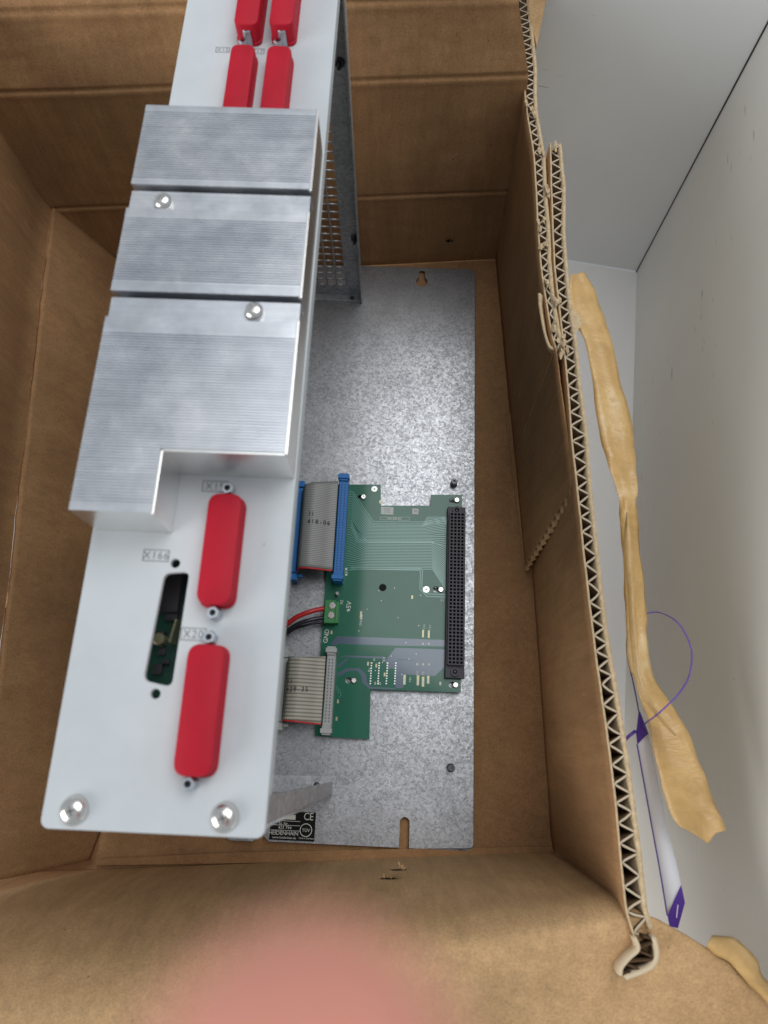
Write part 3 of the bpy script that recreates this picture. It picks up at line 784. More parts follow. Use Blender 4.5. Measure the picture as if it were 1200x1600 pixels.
bt('+5V', 545, 948, 4.6, 85); bt('GND', 510, 994, 4.2, 85); bt('X2', 534, 941, 2.6, 85); bt('X3', 528, 1096, 2.2, 85, 'ink'); bt('J1', 541, 893, 2.6, 85)
for (u, v, a, b, body) in ((605, 798, 8.8, 5.6, '423794-01\n30 0704\nA 1 7 06'), (649, 799, 4.4, 4.2, '76')):
    x, y = bp(u, v); stk = obj('paper_label', MB().box((x-a/2, y-b/2, ZB+.01), (x+a/2, y+b/2, ZB+.1)).mesh(), M['sticker'], board)
    text('lettering', body, (x, y, ZB+.12), 1.25 if '\n' in body else 2.6, M['inkg'], stk)
text('lettering', '354 823-02', (*bp(616, 810), ZB+.05), 2.3, M['white_ink'], board)
fr = MB()
for (u0, u1, v0, v1) in ((594, 619, 808, 812), (622, 640, 808, 813)):
    for a_, b_ in (((u0, v0), (u1, v0)), ((u0, v1), (u1, v1)), ((u0, v0), (u0, v1)), ((u1, v0), (u1, v1))): strip(fr, [a_, b_], 0.2, ZB+0.03)
obj('printed_marks', fr.mesh(), M['white_ink'], board, kind='stuff')
bt('R1', 585, 1030, 2.0, 85, 'white_ink'); bt('R12', 600, 1030, 2.0, 85, 'white_ink'); bt('C4', 652, 1052, 2.0, 85); bt('C5', 661, 1052, 2.0, 85); bt('+15V', 663, 981, 2.3, 85); bt('-15V', 672, 981, 2.3, 85)
bt('X1', 691, 938, 2.2, 0); bt('GND', 564, 972, 2.2, 85); bt('+5V', 641, 1062, 2.2, 85); bt('K1', 577, 1047, 2.0, 85); bt('B 02', 590, 1068, 2.4, 0)
vm = MB(); rv = random.Random(9)
for q_ in range(18):
    u, v = rv.uniform(560, 694), rv.uniform(905, 1066); x, y = bp(u, v); vm.lathe((x, y, ZB+0.0), [(0.28, 0.11), (0.14, 0.12)], 8, cap=True)
obj('vias', vm.mesh(), M['pad'], board, kind='stuff')
p = at(527, 928, 8); obj('capacitor', MB().lathe((p.x, p.y, ZB), [(1.3, 0), (1.3, 4), (0.9, 4.6)], 10).mesh(), M['gconn'], board, angle=40)

# frame aligned with the chassis for connectors: given picture corners at a level
def conn_black():
    x0, y1 = bp(700, 790, 14); x1, y0 = bp(729, 1060, 14)
    x1 = x0 + 12.6
    c = obj('edge_connector', MB().box((x0, y0, ZB+.02), (x1, y1, 12)).mesh(bevel=0.3), M['socket'], board)
    yb0, yb1 = y0+8.5, y1-5.5; hx0, hx1 = x0+1.5, x1-1.2
    obj('socket_core', MB().box((hx0, yb0, 12.02), (hx1, yb1, 13.0)).mesh(), M['hollow'], c)
    nr = 43; g_ = MB(); py = (yb1-yb0)/nr; px = (hx1-hx0)/4
    for i in range(5): g_.box((hx0+i*px-0.42, yb0, 13.02), (hx0+i*px+0.42, yb1, 15.6))
    for j in range(nr+1): g_.box((hx0, yb0+j*py-0.42, 13.05), (hx1, yb0+j*py+0.42, 15.57))
    obj('socket_grid', g_.mesh(), M['socket'], c, kind='stuff')
    for yy in (y0+4, y1-2.9):
        o1 = obj('mounting_ear', MB().lathe(((x0+x1)/2, yy, 12.02), [(2.9, 0), (2.9, 1.6), (1.5, 1.6), (1.4, -1)], 18, cap=False).mesh(), M['socket'], c, angle=35)
        obj('rivet', MB().lathe(((x0+x1)/2, yy, 12.05), [(1.3, 0), (1.2, 0.8), (0.6, 1.2)], 12).mesh(), M['dark_steel'], o1, angle=35)
conn_black()

def idc(u0, v0, u1, v1, ztop, body, slotm, wd, latches=True, rows=2, n=32, parent=unit, name='ribbon_connector', white=False):
    """upright ribbon connector; picture corners of its top edge (left side line)"""
    a = at(u0, v0, ztop); b = at(u1, v1, ztop); x0 = (a.x+b.x)/2; y1, y0 = a.y, b.y
    c = obj(name, MB().box((x0, y0, ZB+.02), (x0+wd, y1, ztop-1.2)).mesh(bevel=0.3), body, parent)
    obj('strain_bar', MB().box((x0+0.5, y0+4.5, ztop-1.18), (x0+wd-0.6, y1-4.5, ztop)).mesh(bevel=0.25), body, c)
    s_ = MB(); py = (y1-y0-13)/n
    for r in range(rows):
        for k in range(n):
            xx = x0+wd*(0.34+0.36*r); s_.box((xx-0.42, y0+6.5+k*py+py*0.2, ztop-.02), (xx+0.42, y0+6.5+k*py+py*0.72, ztop+.04))
    obj('contact_slots', s_.mesh(), slotm, c, kind='stuff')
    for sg, yy in ((1, y1), (-1, y0)):
        lt = MB(); lt.box((x0+0.2, yy-sg*4.6, ZB+.03), (x0+wd-0.2, yy+sg*0.9, ztop+1.4)); lt.box((x0-0.7, yy-sg*3.2, ztop-4), (x0+wd+0.7, yy-sg*0.2, ztop+2.6))
        obj('latch', lt.mesh(bevel=0.3), body, c)
    return c, x0, y0, y1
cb, bx, by0, by1 = idc(529, 742, 521, 906, 17, M['blue'], M['blue_dark'], 6.6)
cg, gx, gy0, gy1 = idc(512, 1012, 501, 1146, 15, M['gconn'], M['inkg'], 6.0, n=20)
# the mating connectors at the far end of each ribbon, on the upright board under the panel
def idc_left(u0, v0, u1, v1, z, body, name='ribbon_connector'):
    a = at(u0, v0, z); b = at(u1, v1, z); x1 = (a.x+b.x)/2; y1, y0 = a.y, b.y
    c = obj(name, MB().box((x1-6, y0, z-9), (x1, y1, z-1)).mesh(bevel=0.3), body, unit)
    obj('strain_bar', MB().box((x1-4.5, y0+4, z-0.98), (x1-0.5, y1-4, z+0.6)).mesh(bevel=0.25), body, c)
    for sg, yy in ((1, y1), (-1, y0)):
        lt = MB(); lt.box((x1-6, yy-sg*3, z-9), (x1+0.8, yy+sg*1.5, z+1)); lt.box((x1+0.9, yy-sg*2.6, z-2.5), (x1+4.2, yy-sg*0.5, z+0.8))
        obj('latch', lt.mesh(bevel=0.4), body, c)
    return c, x1, y0, y1
cb2, bx2, by20, by21 = idc_left(474, 755, 463, 903, 14, M['blue'])
cg2, gx2, gy20, gy21 = idc_left(450, 1020, 440, 1137, 13, M['gconn'])
def ribbon(xa, ya0, ya1, za, xb, yb0, yb1, zb, rise, m, name='ribbon_cable', lead=0.38):
    prof_ = crv([(0.0, za), (0.06, za+rise*0.75), (lead*0.6, za+rise), (lead+0.15, za+rise*1.0), (0.8, zb+rise*0.42), (1.0, zb+rise*0.2)], 6)if False else None
    pts = [(0, 0.0), (0.015, 0.5), (0.09, 0.84), (0.22, 0.98), (0.38, 1.0), (0.6, 0.88), (0.82, 0.72), (1.0, 0.64)]
    P = crv([(a, b, 0) for a, b in pts], 6); rows = []
    for q_ in P:
        t = q_.x; x = xa+(xb-xa)*t; z = za + rise*q_.y; y0_ = ya0+(yb0-ya0)*t; y1_ = ya1+(yb1-ya1)*t
        rows.append([Vector((x, y0_+(y1_-y0_)*k/24, z + 0.25*nz(k*0.4, t*2, rise))) for k in range(25)])
    vs, fs = rowmesh(rows); o_ = obj(name, MB().add(vs, fs).mesh(), m, unit, smooth=True); solid(o_, 0.8, -1)
    rr = [[r[0]+Vector((0, -1.0, 0)), r[0]] for r in rows]
    vs, fs = rowmesh(rr); r_ = obj('red_conductor', MB().add(vs, fs).mesh(), M['redwire'], o_, smooth=True); solid(r_, 1.0, -1)
    return o_, rows
rb, rrows = ribbon(bx2+0.3, by20+5, by21-5, 12, bx-0.1, by0+6, by1-6, 12, 14, M['ribbon_grey'])
rg, grows = ribbon(gx2+0.3, gy20+5, gy21-5, 10, gx-0.1, gy0+6, gy1-6, 9, 14, M['ribbon_beige'])
def rib_text(parent, body, x, y, z, size, tilt=0):
    text('lettering', body, (x, y, z), size, M['ink'], parent, rotm=(Matrix.Rotation(0, 3, 'Z') @ Matrix.Rotation(math.radians(tilt), 3, 'Y')))
def rz(rows, x):
    for r in rows:
        if r[0].x >= x: return max(q_.z for q_ in r)+0.5
    return rows[-1][0].z+0.5
for rws, par, u0, v0, s1, s2, zt_ in ((rrows, rb, 497, 815, '418-06', '11', 26), (grows, rg, 463, 1077, '429-35', '11', 24)):
    for body, dv in ((s1, 0), (s2, -12)):
        for k, ch in enumerate(body):
            p = at(u0-14+k*6 + (3 if body == '11' and len(body) == 2 else 0), v0+dv, zt_); 
            if body == '11': p = at(u0-13+k*5, v0+dv, zt_)
            if p.x < rws[0][0].x+1: continue
            z1_, z2_ = rz(rws, p.x-1.2), rz(rws, p.x+1.2)
            rib_text(par, ch, p.x, p.y, (z1_+z2_)/2+0.15, 4.3, math.degrees(math.atan2(z1_-z2_, 2.4)))

# terminal block and wires
a = at(508, 937, 14); b = at(531, 973, 14)
x0t, x1t, y1t, y0t = a.x, a.x+9.5, a.y, b.y-0.5
tbk = obj('terminal_block', MB().box((x0t, y0t, ZB+.02), (x1t-2.2, y1t, 14)).box((x1t-2.4, y0t+0.6, ZB+.03), (x1t, y1t-0.4, 11)).mesh(bevel=0.35), M['term'], board)
for u, v in ((520, 946), (518, 961)):
    p = at(u, v, 14.4); s_ = obj('clamp_screw', MB().lathe((p.x-0.3, p.y, 13.2), [(2.5, 0), (2.5, 1.0), (2.2, 1.3)], 18).mesh(), M['screw'], tbk, angle=35)
for k, (c_, m_) in enumerate((((507, 952), 'redwire'), ((507, 966), 'blackwire'))):
    d0 = 6 if k else 0
    pts = [at(512, c_[1]-1, 10), at(500, c_[1]+0, 12), at(484, c_[1]+4-k*1, 14), at(466, c_[1]+11-k*2, 14), at(450, c_[1]+22-k*3, 12), at(436, c_[1]+34-k*3, 9)]
    obj('wire', MB().tube(crv(pts, 6), 1.7 if not k else 1.5, 10).mesh(), M[m_], unit, smooth=True)
pts = [at(507, 974, 8), at(495, 973, 9), at(478, 977, 10), at(460, 983, 9), at(440, 997, 8)]
obj('wire', MB().tube(crv(pts, 6), 0.9, 8).mesh(), M['blackwire'], unit, smooth=True)
p = at(447, 968, 10); obj('terminal_block', MB().box((p.x-9, p.y-5, 2), (p.x, p.y+3, 10)).mesh(bevel=0.3), M['term'], unit)
# lower board the ribbons come from (mostly hidden by the panel)
x1b = min(bx2, gx2)-7
lowb = obj('circuit_board', MB().box((-139, gy20-4, 2.2), (x1b-1, by21+3, 3.8)).mesh(), M['pcb'], unit)

obj('upright_board', MB().box((-141.5, 62, 4), (-139.9, 372, 236)).mesh(), M['pcb_dark'], unit)  # hidden board, added to keep light from the left off the right wall
# ---- front panel
H = 261.3
PX0, PX1 = -155.44, -90.06; PY0, PY1 = 35.2-1.0, yF+6
def pp(u, v, z=H): q_ = at(u, v, z); return (q_.x, q_.y)
# D-shaped cut-out
dc = roundpoly([pp(257, 896), pp(296, 893), pp(268, 1073), pp(224, 1063)], 2.2)
hol = [dc, circ(*pp(274, 880), 1.5, 14), circ(*pp(243, 1084), 1.5, 14)]
caps = {  # centre-line picture ends (top end, bottom end) at cap top level and half width in mm
}
panel = obj('front_panel', sheet2d(rrect(PX0, PY0, PX1, PY1, 2.6), hol, H-2.0, H, 0.35), M['paint'], unit, angle=30)
# folded side skirts of the panel
obj('panel_skirt', MB().box((PX1-1.6, PY0+2, H-9), (PX1-0.3, PY1-2, H-2.02)).mesh(bevel=0.2), M['paint'], panel)
obj('panel_skirt', MB().box((PX0+0.3, PY0+2, H-9), (PX0+1.6, PY1-2, H-2.02)).mesh(bevel=0.2), M['paint'], panel)
# board behind the panel seen through the cut-out
ub = obj('circuit_board', MB().box((PX0+4, PY0+8, H-22), (PX1-4, PY1-20, H-20.4)).mesh(), M['pcb_dark'], unit)
cc = pp(262, 985, H-20)
cmb = MB()
for k, (du, dv, a_, b_, h_) in enumerate(((-14, 12, 3.6, 4.6, 5), (2, -60, 8, 14, 5), (-12, 32, 2.2, 2.2, 2), (-18, 60, 3, 3.4, 3), (6, -30, 4, 6, 3), (-6, 48, 2.4, 1.6, 2))):
    x, y = pp(262+du, 985+dv, H-17); cmb.box((x-a_/2, y-b_/2, H-20.38), (x+a_/2, y+b_/2, H-20.4+h_))
obj('board_components', cmb.mesh(bevel=0.2), M['black'], ub)
x, y = pp(247, 998, H-15); obj('capacitor', MB().lathe((x, y, H-20.38), [(2, 0), (2, 5), (1.6, 5.4)], 14).mesh(), M['gold'], ub, angle=35)
pn = MB()
for k in range(9):
    x, y = pp(276-k*1.2, 970+k*4, H-15); pn.box((x-.3, y-.3, H-20.38), (x+.3, y+.3, H-14))
obj('pin_row', pn.mesh(), M['gold'], ub, kind='stuff')
for u, v in ((115, 1264), (350, 1275)):
    x, y = pp(u+1, v+2)
    s_ = obj('screw', MB().lathe((x, y, H+.01), [(4.3, 0), (4.15, 0.5), (3.7, 1.5), (2.8, 2.3), (1.5, 2.75), (0.4, 2.85)], 28).mesh(), M['screw'], panel, smooth=True)
    k_ = MB(); 
    for an in (20, 110):
        Mx = Matrix.Translation((x, y, H+2.1)) @ Matrix.Rotation(math.radians(an), 4, 'Z'); k_.box((-1.4, -0.22, 0), (1.4, 0.22, 0.8), mat=Mx)
    obj('cross_recess', k_.mesh(), M['recess'], s_)
# printed port names in small frames
def port(body, u, v, wd, hd):
    x, y = pp(u, v); fr_ = sheet2d([(x-wd/2, y-hd/2), (x+wd/2, y-hd/2), (x+wd/2, y+hd/2), (x-wd/2, y+hd/2)],
        [[(x-wd/2+.28, y-hd/2+.28), (x+wd/2-.28, y-hd/2+.28), (x+wd/2-.28, y+hd/2-.28), (x-wd/2+.28, y+hd/2-.28)]], H+0.005, H+0.03)
    f_ = obj('printed_frame', fr_, M['inkg'], panel)
    text('lettering', body, (x, y-0.1, H+0.03), hd*0.92, M['inkg'], panel, sx=0.95, spacing=1.15)
port('X19', 336, 760, 8.6, 4.0); port('X166', 244, 868, 8.6, 4.0); port('X20', 302, 991, 8.0, 4.0)
port('X15', 348, 78, 6.0, 3.0); port('X17', 402, 80, 6.0, 3.0)

# red dust caps
capn = []
def make_cap(x, y0, y1, wd, h, label):
    r = wd/2*0.72; n = 8
    def loop(ins, z):
        pts = roundpoly([(x-wd/2+ins, y0+ins), (x+wd/2-ins, y0+ins), (x+wd/2-ins, y1-ins), (x-wd/2+ins, y1-ins)], r-max(0, ins), 7); return [(px_, py_, z) for px_, py_ in pts]
    L_ = [loop(-0.35, H+.05), loop(-0.35, H+1.3), loop(0, H+1.5), loop(0, H+h-0.8), loop(0.25, H+h-0.25), loop(0.8, H+h)]
    n = len(L_[0]); vs = [q_ for l in L_ for q_ in l]; fs = []
    for j in range(len(L_)-1):
        for k in range(n): fs.append((j*n+k, j*n+(k+1) % n, (j+1)*n+(k+1) % n, (j+1)*n+k))
    fs.append(tuple(range((len(L_)-1)*n, len(L_)*n))); fs.append(tuple(reversed(range(n))))
    o_ = obj('dust_cap', MB().add(vs, fs).mesh(), M['red'], angle=35)
    tag(o_, label, 'dust cap', 'red dust caps on the front panel connectors'); return o_
def capspan(ut, vt, ub_, vb, h): a = at(ut, vt, H+h); b = at(ub_, vb, H+h); return (a.x+b.x)/2, b.y, a.y
def hexnut(u, v, h=5, r=2.3, z=H):
    p = at(u, v, z+h); o_ = obj('jack_screw', MB().lathe((p.x, p.y, z+.02), [(r, 0), (r, h-0.4), (r*0.86, h), (r*0.5, h), (r*0.48, h-2)], 6, rot0=0.3).mesh(), M['zinc'], panel, angle=30)
    obj('thread_hole', sheet2d(circ(p.x, p.y, r*0.46, 12), [], z+h-0.9, z+h-0.6), M['hollow'], o_); return o_
hc = 6.5
x, y0, y1 = capspan(352, 770, 333, 944, hc); make_cap(x, y0, y1, 11.0, hc, 'red dust cap at the X19 socket, just below the heat sink notch')
x, y0, y1 = capspan(324, 1006, 298, 1214, hc); make_cap(x, y0, y1, 11.4, hc, 'longest red dust cap, at the X20 socket near the panel screws')
hy = 286.8
x, y0, y1 = capspan(376, 68, 366, 200, hc); make_cap(x, y0, y1, 10.0, hc, 'red dust cap running under the top of the heat sink, left one')
x, y0, y1 = capspan(434, 70, 424, 205, hc); make_cap(x, y0, y1, 10.0, hc, 'red dust cap running under the top of the heat sink, right one')
for u_, lb_ in ((387, 'left red dust cap cut off by the top edge of the photo'), (441, 'right red dust cap cut off by the top edge of the photo')):
    x, y0, y1 = capspan(u_+8, -80, u_+1, 38, 9.5); make_cap(x, y0, y1, 10.0, 9.5, lb_)
for u, v, h in ((355, 762, 3.5), (332, 957, 5), (326, 995, 4), (293, 1225, 5), (385, 44, 7), (440, 44, 7), (380, 62, 3), (435, 62, 3)): hexnut(u, v, h, 2.2)

# ---- heat sink
hl, hr, ht, hn, hnx, hb, D = 0, 0, 0, 0, 0, 0, 21.0
ZT = H + D
hl = (at(231, 163, ZT).x+at(104, 795, ZT).x)/2; hr = (at(496, 172, ZT).x+at(447, 712, ZT).x)/2; ht = (at(231, 163, ZT).y+at(496, 172, ZT).y)/2
hn = (at(246, 701, ZT).y+at(447, 712, ZT).y)/2; hnx = (at(246, 701, ZT).x+at(244, 803, ZT).x)/2; hb = (at(104, 795, ZT).y+at(244, 803, ZT).y)/2
def hy_at(u, v): return at(u, v, ZT).y
g1t, g1b = hy_at(341, 291), hy_at(341, 329)      # first recessed strip
g2t, g2b = hy_at(316, 458), hy_at(316, 499)
hs = MB(); pitch = 1.0; rd = 0.4
ysq = []
def ridged(y_hi, y_lo, smooth_hi=1.5, smooth_lo=2.0):
    ysq.append((y_hi, ZT)); ysq.append((y_hi-smooth_hi, ZT)); y = y_hi-smooth_hi
    while y - pitch > y_lo+smooth_lo:
        ysq.extend([(y-pitch*0.08, ZT-rd), (y-pitch*0.40, ZT-rd), (y-pitch*0.48, ZT), (y-pitch, ZT)]); y -= pitch
    ysq.append((y_lo, ZT))
RD = 1.8
ridged(ht, g1t, 3, 2); ysq += [(g1t-0.02, ZT-9), (g1t-1.5, ZT-9), (g1t-1.52, ZT-RD), (g1b+0.02, ZT-RD)]
ridged(g1b, g2t, 4, 3); ysq += [(g2t-0.02, ZT-9), (g2t-1.5, ZT-9), (g2t-1.52, ZT-RD), (g2b+0.02, ZT-RD)]
ridged(g2b, hb, 6, 1.5)
# split the profile where the notch begins
top_part = [q_ for q_ in ysq if q_[0] >= hn]; low_part = [q_ for q_ in ysq if q_[0] < hn]
def extr(prof_, xa, xb):
    vs = []; 
    for y, z in prof_: vs += [(xa, y, z), (xb, y, z)]
    fs = [(2*i, 2*i+1, 2*i+3, 2*i+2) for i in range(len(prof_)-1)]
    hs.add(vs, fs, 0)
    # sides down to the panel
    for i in range(len(prof_)-1):
        (ya, za), (yb, zb) = prof_[i], prof_[i+1]
        for xx in (xa, xb): hs.add([(xx, ya, za), (xx, yb, zb), (xx, yb, H+.1), (xx, ya, H+.1)], [(0, 1, 2, 3)], 1)
zl = top_part[-1][1]
top_part.append((hn, zl)); low_part.insert(0, (hn, zl))
extr(top_part, hl, hr); extr(low_part, hl, hnx)
hs.add([(hl, ht, H+.1), (hr, ht, H+.1), (hr, ht, ZT), (hl, ht, ZT)], [(0, 1, 2, 3)], 1)
hs.add([(hnx, hn, H+.1), (hr, hn, H+.1), (hr, hn, zl), (hnx, hn, zl)], [(0, 1, 2, 3)], 1)
hs.add([(hl, hb, H+.1), (hnx, hb, H+.1), (hnx, hb, ZT), (hl, hb, ZT)], [(0, 1, 2, 3)], 1)
me = hs.mesh(recalc=False)
sink = obj('heat_sink', me, [M['alu'], M['alu_side']], unit)
# bright chamfers along the notch and the outer edge
for a_, b_ in (((hnx, hb, ZT), (hnx, hn, ZT)), ((hnx, hn, ZT), (hr, hn, ZT)), ((hr, hn, ZT), (hr, g2b+0.3, ZT)), ((hr, g2t-.3, ZT), (hr, g1b+.3, ZT)), ((hr, g1t-.3, ZT), (hr, ht, ZT))):
    v0_, v1_ = Vector(a_), Vector(b_); mb = MB()
    lo = Vector((min(v0_.x, v1_.x)-(0.5), min(v0_.y, v1_.y)-0.5, ZT-0.5)); hi = Vector((max(v0_.x, v1_.x)+0.5, max(v0_.y, v1_.y)+0.5, ZT+0.12))
    obj('chamfer', mb.box(lo, hi).mesh(bevel=0.25), M['alu_side'], sink)
for u, v in ((253, 312), (396, 484)):
    p = at(u, v, ZT); z0 = ZT-RD
    s_ = obj('screw', MB().lathe((p.x, p.y, z0+.01), [(3.4, 0), (3.3, 0.8), (2.9, 1.9), (2.1, 2.5), (1.0, 2.8), (0.3, 2.85)], 24).mesh(), M['screw'], sink, smooth=True)
    k_ = MB()
    for an in (35, 125): k_.box((-1.2, -0.22, 0), (1.2, 0.22, 0.85), mat=Matrix.Translation((p.x, p.y, z0+2.0)) @ Matrix.Rotation(math.radians(an), 4, 'Z'))
    obj('cross_recess', k_.mesh(), M['recess'], s_)

# ------------------------------------------------------------------ kraft tape strip hanging outside the box
tp = [(893, 912, 428), (890, 929, 451), (896, 942, 494), (914, 955, 536), (922, 965, 575), (927, 971, 607), (934, 987, 656), (944, 992, 705), (953, 993, 737), (965, 995, 770), (968, 993, 786),
      (967, 997, 819), (971, 1000, 860), (974, 1005, 902), (977, 1009, 959), (979, 1009, 1002), (984, 1018, 1044), (991, 1022, 1060), (999, 1041, 1087), (1009, 1058, 1115), (1014, 1072, 1143), (1027, 1095, 1200), (1041, 1118, 1257), (1050, 1127, 1279), (1060, 1133, 1297)]
rows = []
for i, (l, r, v) in enumerate(tp):
    row = []; v0 = tp[0][2]; s = (v-v0)/870
    zb = 147-8*math.sin(s*3.0)
    narrow = 1 if 780 < v < 1070 else 0
    for k in range(9):
        t = k/8; u = l+(r-l)*t; dv = 0
        dz = 2.2*nz(t*2.5, v*0.012, 3)
        dz += (-7*abs(t-0.42) + 3)*narrow
        if v > 1070: dz += -5*max(0, 0.5-abs(t-(0.62)))*((v-1070)/200) + 4*max(0, 1-(v-1070)/60)*(1-t)
        if v < 500: dz += -3*t
        if i == len(tp)-1: dv = {0: -6, 1: -2, 2: 3, 3: 8, 4: 14, 5: 21, 6: 4, 7: 2, 8: 0}[k]
        row.append(at(u, v+dv, zb+dz-4*t))
    rows.append(row)
vs, fs = rowmesh(rows, 6)
vs = [p_ + Vector((0.5*nz(p_.y*0.09, 4, 1), 0, 2.4*nz(p_.x*0.09, p_.y*0.05, 2) + 2.6*abs(nz(p_.x*0.30+p_.y*0.035, p_.y*0.02, 5)))) for p_ in vs]
o = obj('packing_tape', MB().add(vs, fs).mesh(), M['tape'], smooth=True); solid(o, 0.25)
fo = [(979, 980, 800), (974, 987, 840), (975, 991, 880), (980, 992, 920), (984, 996, 990), (990, 1001, 1045), (1001, 1012, 1085), (1030, 1038, 1125), (1054, 1059, 1150)]
frs = [[at(l, v, 158-(v-800)*0.02), at((l+r)/2, v, 163-(v-800)*0.02), at(r, v, 157-(v-800)*0.02)] for l, r, v in fo]
vs, fs = rowmesh(frs, 6); fold = obj('folded_edge', MB().add(vs, fs).mesh(), M['tape'], o, smooth=True)
tag(o, 'long crumpled strip of brown kraft tape hanging from the outside of the box rim', 'tape')
# white torn paper scrap of the tape stuck at the rim
q = [at(893, 480, 150), at(903, 490, 150), at(912, 506, 149), at(906, 512, 149), at(899, 520, 150), at(892, 505, 150)]
so = obj('torn_paper', MB().add(q, [tuple(range(6))]).mesh(), M['card_edge'], o)
# second tape, stuck on the folded flap bottom right
rows = []
for (l, r) in (((1104, 1480), (1112, 1462)), ((1118, 1492), (1130, 1463)), ((1138, 1502), (1148, 1466)), ((1155, 1520), (1165, 1480)), ((1172, 1540), (1183, 1500)), ((1188, 1555), (1192, 1526)), ((1215, 1585), (1225, 1555))):
    row = []
    for k in range(7):
        t = k/6; u = l[0]+(r[0]-l[0])*t; v = l[1]+(r[1]-l[1])*t; row.append(at(u, v, 141 + 3.5*math.sin(t*2.8) - 5*t*t - (l[0]-1104)*0.06))
    rows.append(row)
vs, fs = rowmesh(rows, 5); vs = [p_ + UP*(0.8*nz(p_.x*0.25, p_.y*0.2, 7)) for p_ in vs]
o = obj('packing_tape', MB().add(vs, fs).mesh(), M['tape'], smooth=True); solid(o, 0.4)
tag(o, 'short wrinkled piece of brown tape stuck on the folded flap at the lower right', 'tape')

# ------------------------------------------------------------------ purple and white tag with its cord
tg = thing('plastic_tag', 'pale strip tag with purple ends and a thin purple cord loop behind the box', 'tag')
def tz(v): return 132 - (v-1150)*0.06
def quad_part(name, pts, m, th=0.5):
    o_ = obj(name, MB().add([at(u, v, tz(v)+e) for u, v, e in pts], [tuple(range(len(pts)))]).mesh(), m, tg); solid(o_, th); return o_
Lr = [(996, 1163), (1008, 1230), (1020, 1297), (1032, 1362), (1043, 1430)]; Rr = [(1013, 1146), (1027, 1215), (1040, 1280), (1053, 1335), (1064, 1382)]
vs, fs = rowmesh([[at(l[0], l[1], tz(l[1])), at((l[0]+r[0])/2, (l[1]+r[1])/2, tz(l[1])+1.2), at(r[0], r[1], tz(r[1]))] for l, r in zip(Lr, Rr)], 4)
o = obj('strip', MB().add(vs, fs).mesh(), M['tagwhite'], tg, smooth=True); solid(o, 0.5)
vs, fs = rowmesh([[at(l[0]-1.2, l[1], tz(l[1])-0.3), at(l[0]+0.8, l[1], tz(l[1])+0.1)] for l in Lr], 4)
o = obj('edge_band', MB().add(vs, fs).mesh(), M['purple'], tg); solid(o, 0.7)
quad_part('end_panel', [(1043, 1430, 0), (1064, 1382, 0), (1070, 1410, 0), (1059, 1450, 0), (1046, 1447, 0)], M['purple'])
quad_part('end_panel', [(994, 1146, 0), (998, 1112, 3), (1000, 1112, 3), (1005, 1125, 2), (1013, 1146, 0), (996, 1163, 0)], M['purple'])
p = at(1058, 1425, tz(1425)+1)
text('lettering', '1', p, 8, M['tagwhite'], tg, rot=-12, sx=0.5)
lp = [(1002, 1135, 152), (996, 1100, 153), (989, 1065, 152), (981, 1030, 150), (979, 1005, 148), (983, 980, 147), (994, 964, 146), (1012, 958, 147), (1030, 957, 150), (1052, 967, 154), (1068, 985, 158), (1079, 1010, 162), (1081, 1030, 165), (1076, 1058, 169), (1062, 1082, 173), (1045, 1100, 174), (1025, 1118, 172), (1009, 1130, 160), (1003, 1140, 152)]
obj('cord', MB().tube(crv([at(u, v, z-18+(14 if u > 1040 or (v > 1100 and u > 1015) else 0)) for u, v, z in lp], 6), 0.33, 6).mesh(), M['purple'], tg, smooth=True)
obj('cord', MB().tube([at(975, 1158, 132), at(984, 1149, 133), at(993, 1142, 133)], 0.75, 6).mesh(), M['purple'], tg, smooth=True)

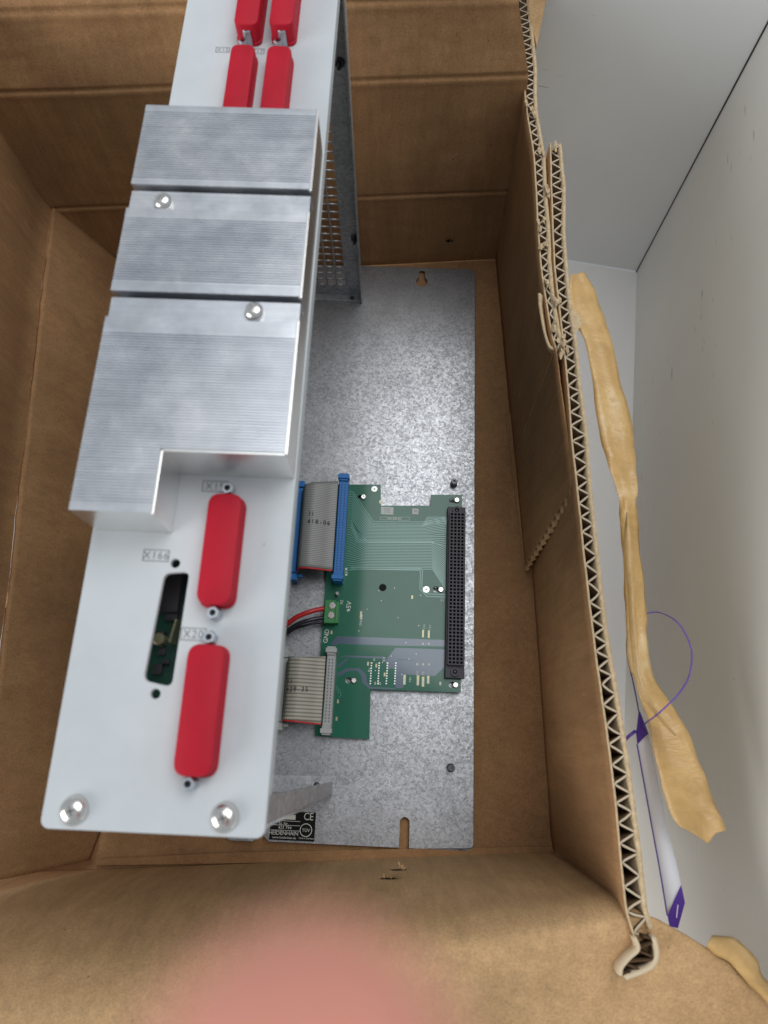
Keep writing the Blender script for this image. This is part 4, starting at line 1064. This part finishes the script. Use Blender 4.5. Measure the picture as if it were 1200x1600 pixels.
# ------------------------------------------------------------------ fingertip of the photographer, close to the lens
def cs(x, y, d):
    """camera-relative point in mm (right, up, distance) -> world mm"""
    return CAM + RC @ Vector((x, y, -d))
def fing(pts, rad, name):
    P = crv([cs(*p_) for p_ in pts], 8)
    Rr_ = crv([(r, 0, 0) for r in rad], 8); Rr_ = [q_.x for q_ in Rr_]
    return P, Rr_
hand = thing('person', 'blurred pink fingertip of the person holding the camera, at the bottom edge', 'person')
sk = bpy.data.meshes.new('hand'); verts = []; edges = []; rads = []
def vadd(p_, r): verts.append(tuple(p_*S)); rads.append(r*S); return len(verts)-1
def chain(root, pts, rr):
    prev = root
    for p_, r in zip(pts, rr):
        k = vadd(p_, r); edges.append((prev, k)); prev = k
root = vadd(cs(-2, -95, 40), 22)                         # palm centre, behind and below the lens
k1 = vadd(cs(-2, -75, 38), 20); edges.append((root, k1))
wr_ = vadd(cs(-6, -130, 45), 23); edges.append((root, wr_))
w2 = vadd(cs(-14, -180, 55), 25); edges.append((wr_, w2))
# index finger reaching up in front of the lens; the others curled beside it
TIP = (-1.12, -6.8, 11.0)
chain(k1, [cs(-8, -62, 26), cs(-5, -40, 19), cs(-2.0, -19, 13.5), cs(-1.3, -10.0, 11.5), cs(*TIP)], [9, 7.2, 4.8, 3.5, 1.9])
chain(k1, [cs(12, -66, 30), cs(14, -62, 34), cs(14, -64, 40), cs(13, -74, 44)], [9.5, 8.4, 7.8, 6.6])
chain(k1, [cs(-25, -70, 30), cs(-27, -66, 34), cs(-27, -68, 40), cs(-25, -76, 44)], [9, 8, 7.3, 6.2])
chain(k1, [cs(-40, -80, 32), cs(-43, -76, 36), cs(-43, -78, 42), cs(-41, -84, 46)], [8, 7, 6.4, 5.5])
chain(root, [cs(24, -105, 38), cs(36, -98, 42), cs(42, -90, 46), cs(42, -80, 48)], [11, 9.5, 8.6, 7])
sk.from_pydata(verts, edges, [])
ho = bpy.data.objects.new('hand', sk); col.objects.link(ho); ho.parent = hand
sm_ = ho.modifiers.new('skin', 'SKIN'); 
for i, v_ in enumerate(sk.skin_vertices[0].data): v_.radius = (rads[i], rads[i]); v_.use_root = (i == 0)
sb = ho.modifiers.new('sub', 'SUBSURF'); sb.levels = 2; sb.render_levels = 3
sk.materials.append(M['skin'])
sm_.use_smooth_shade = True
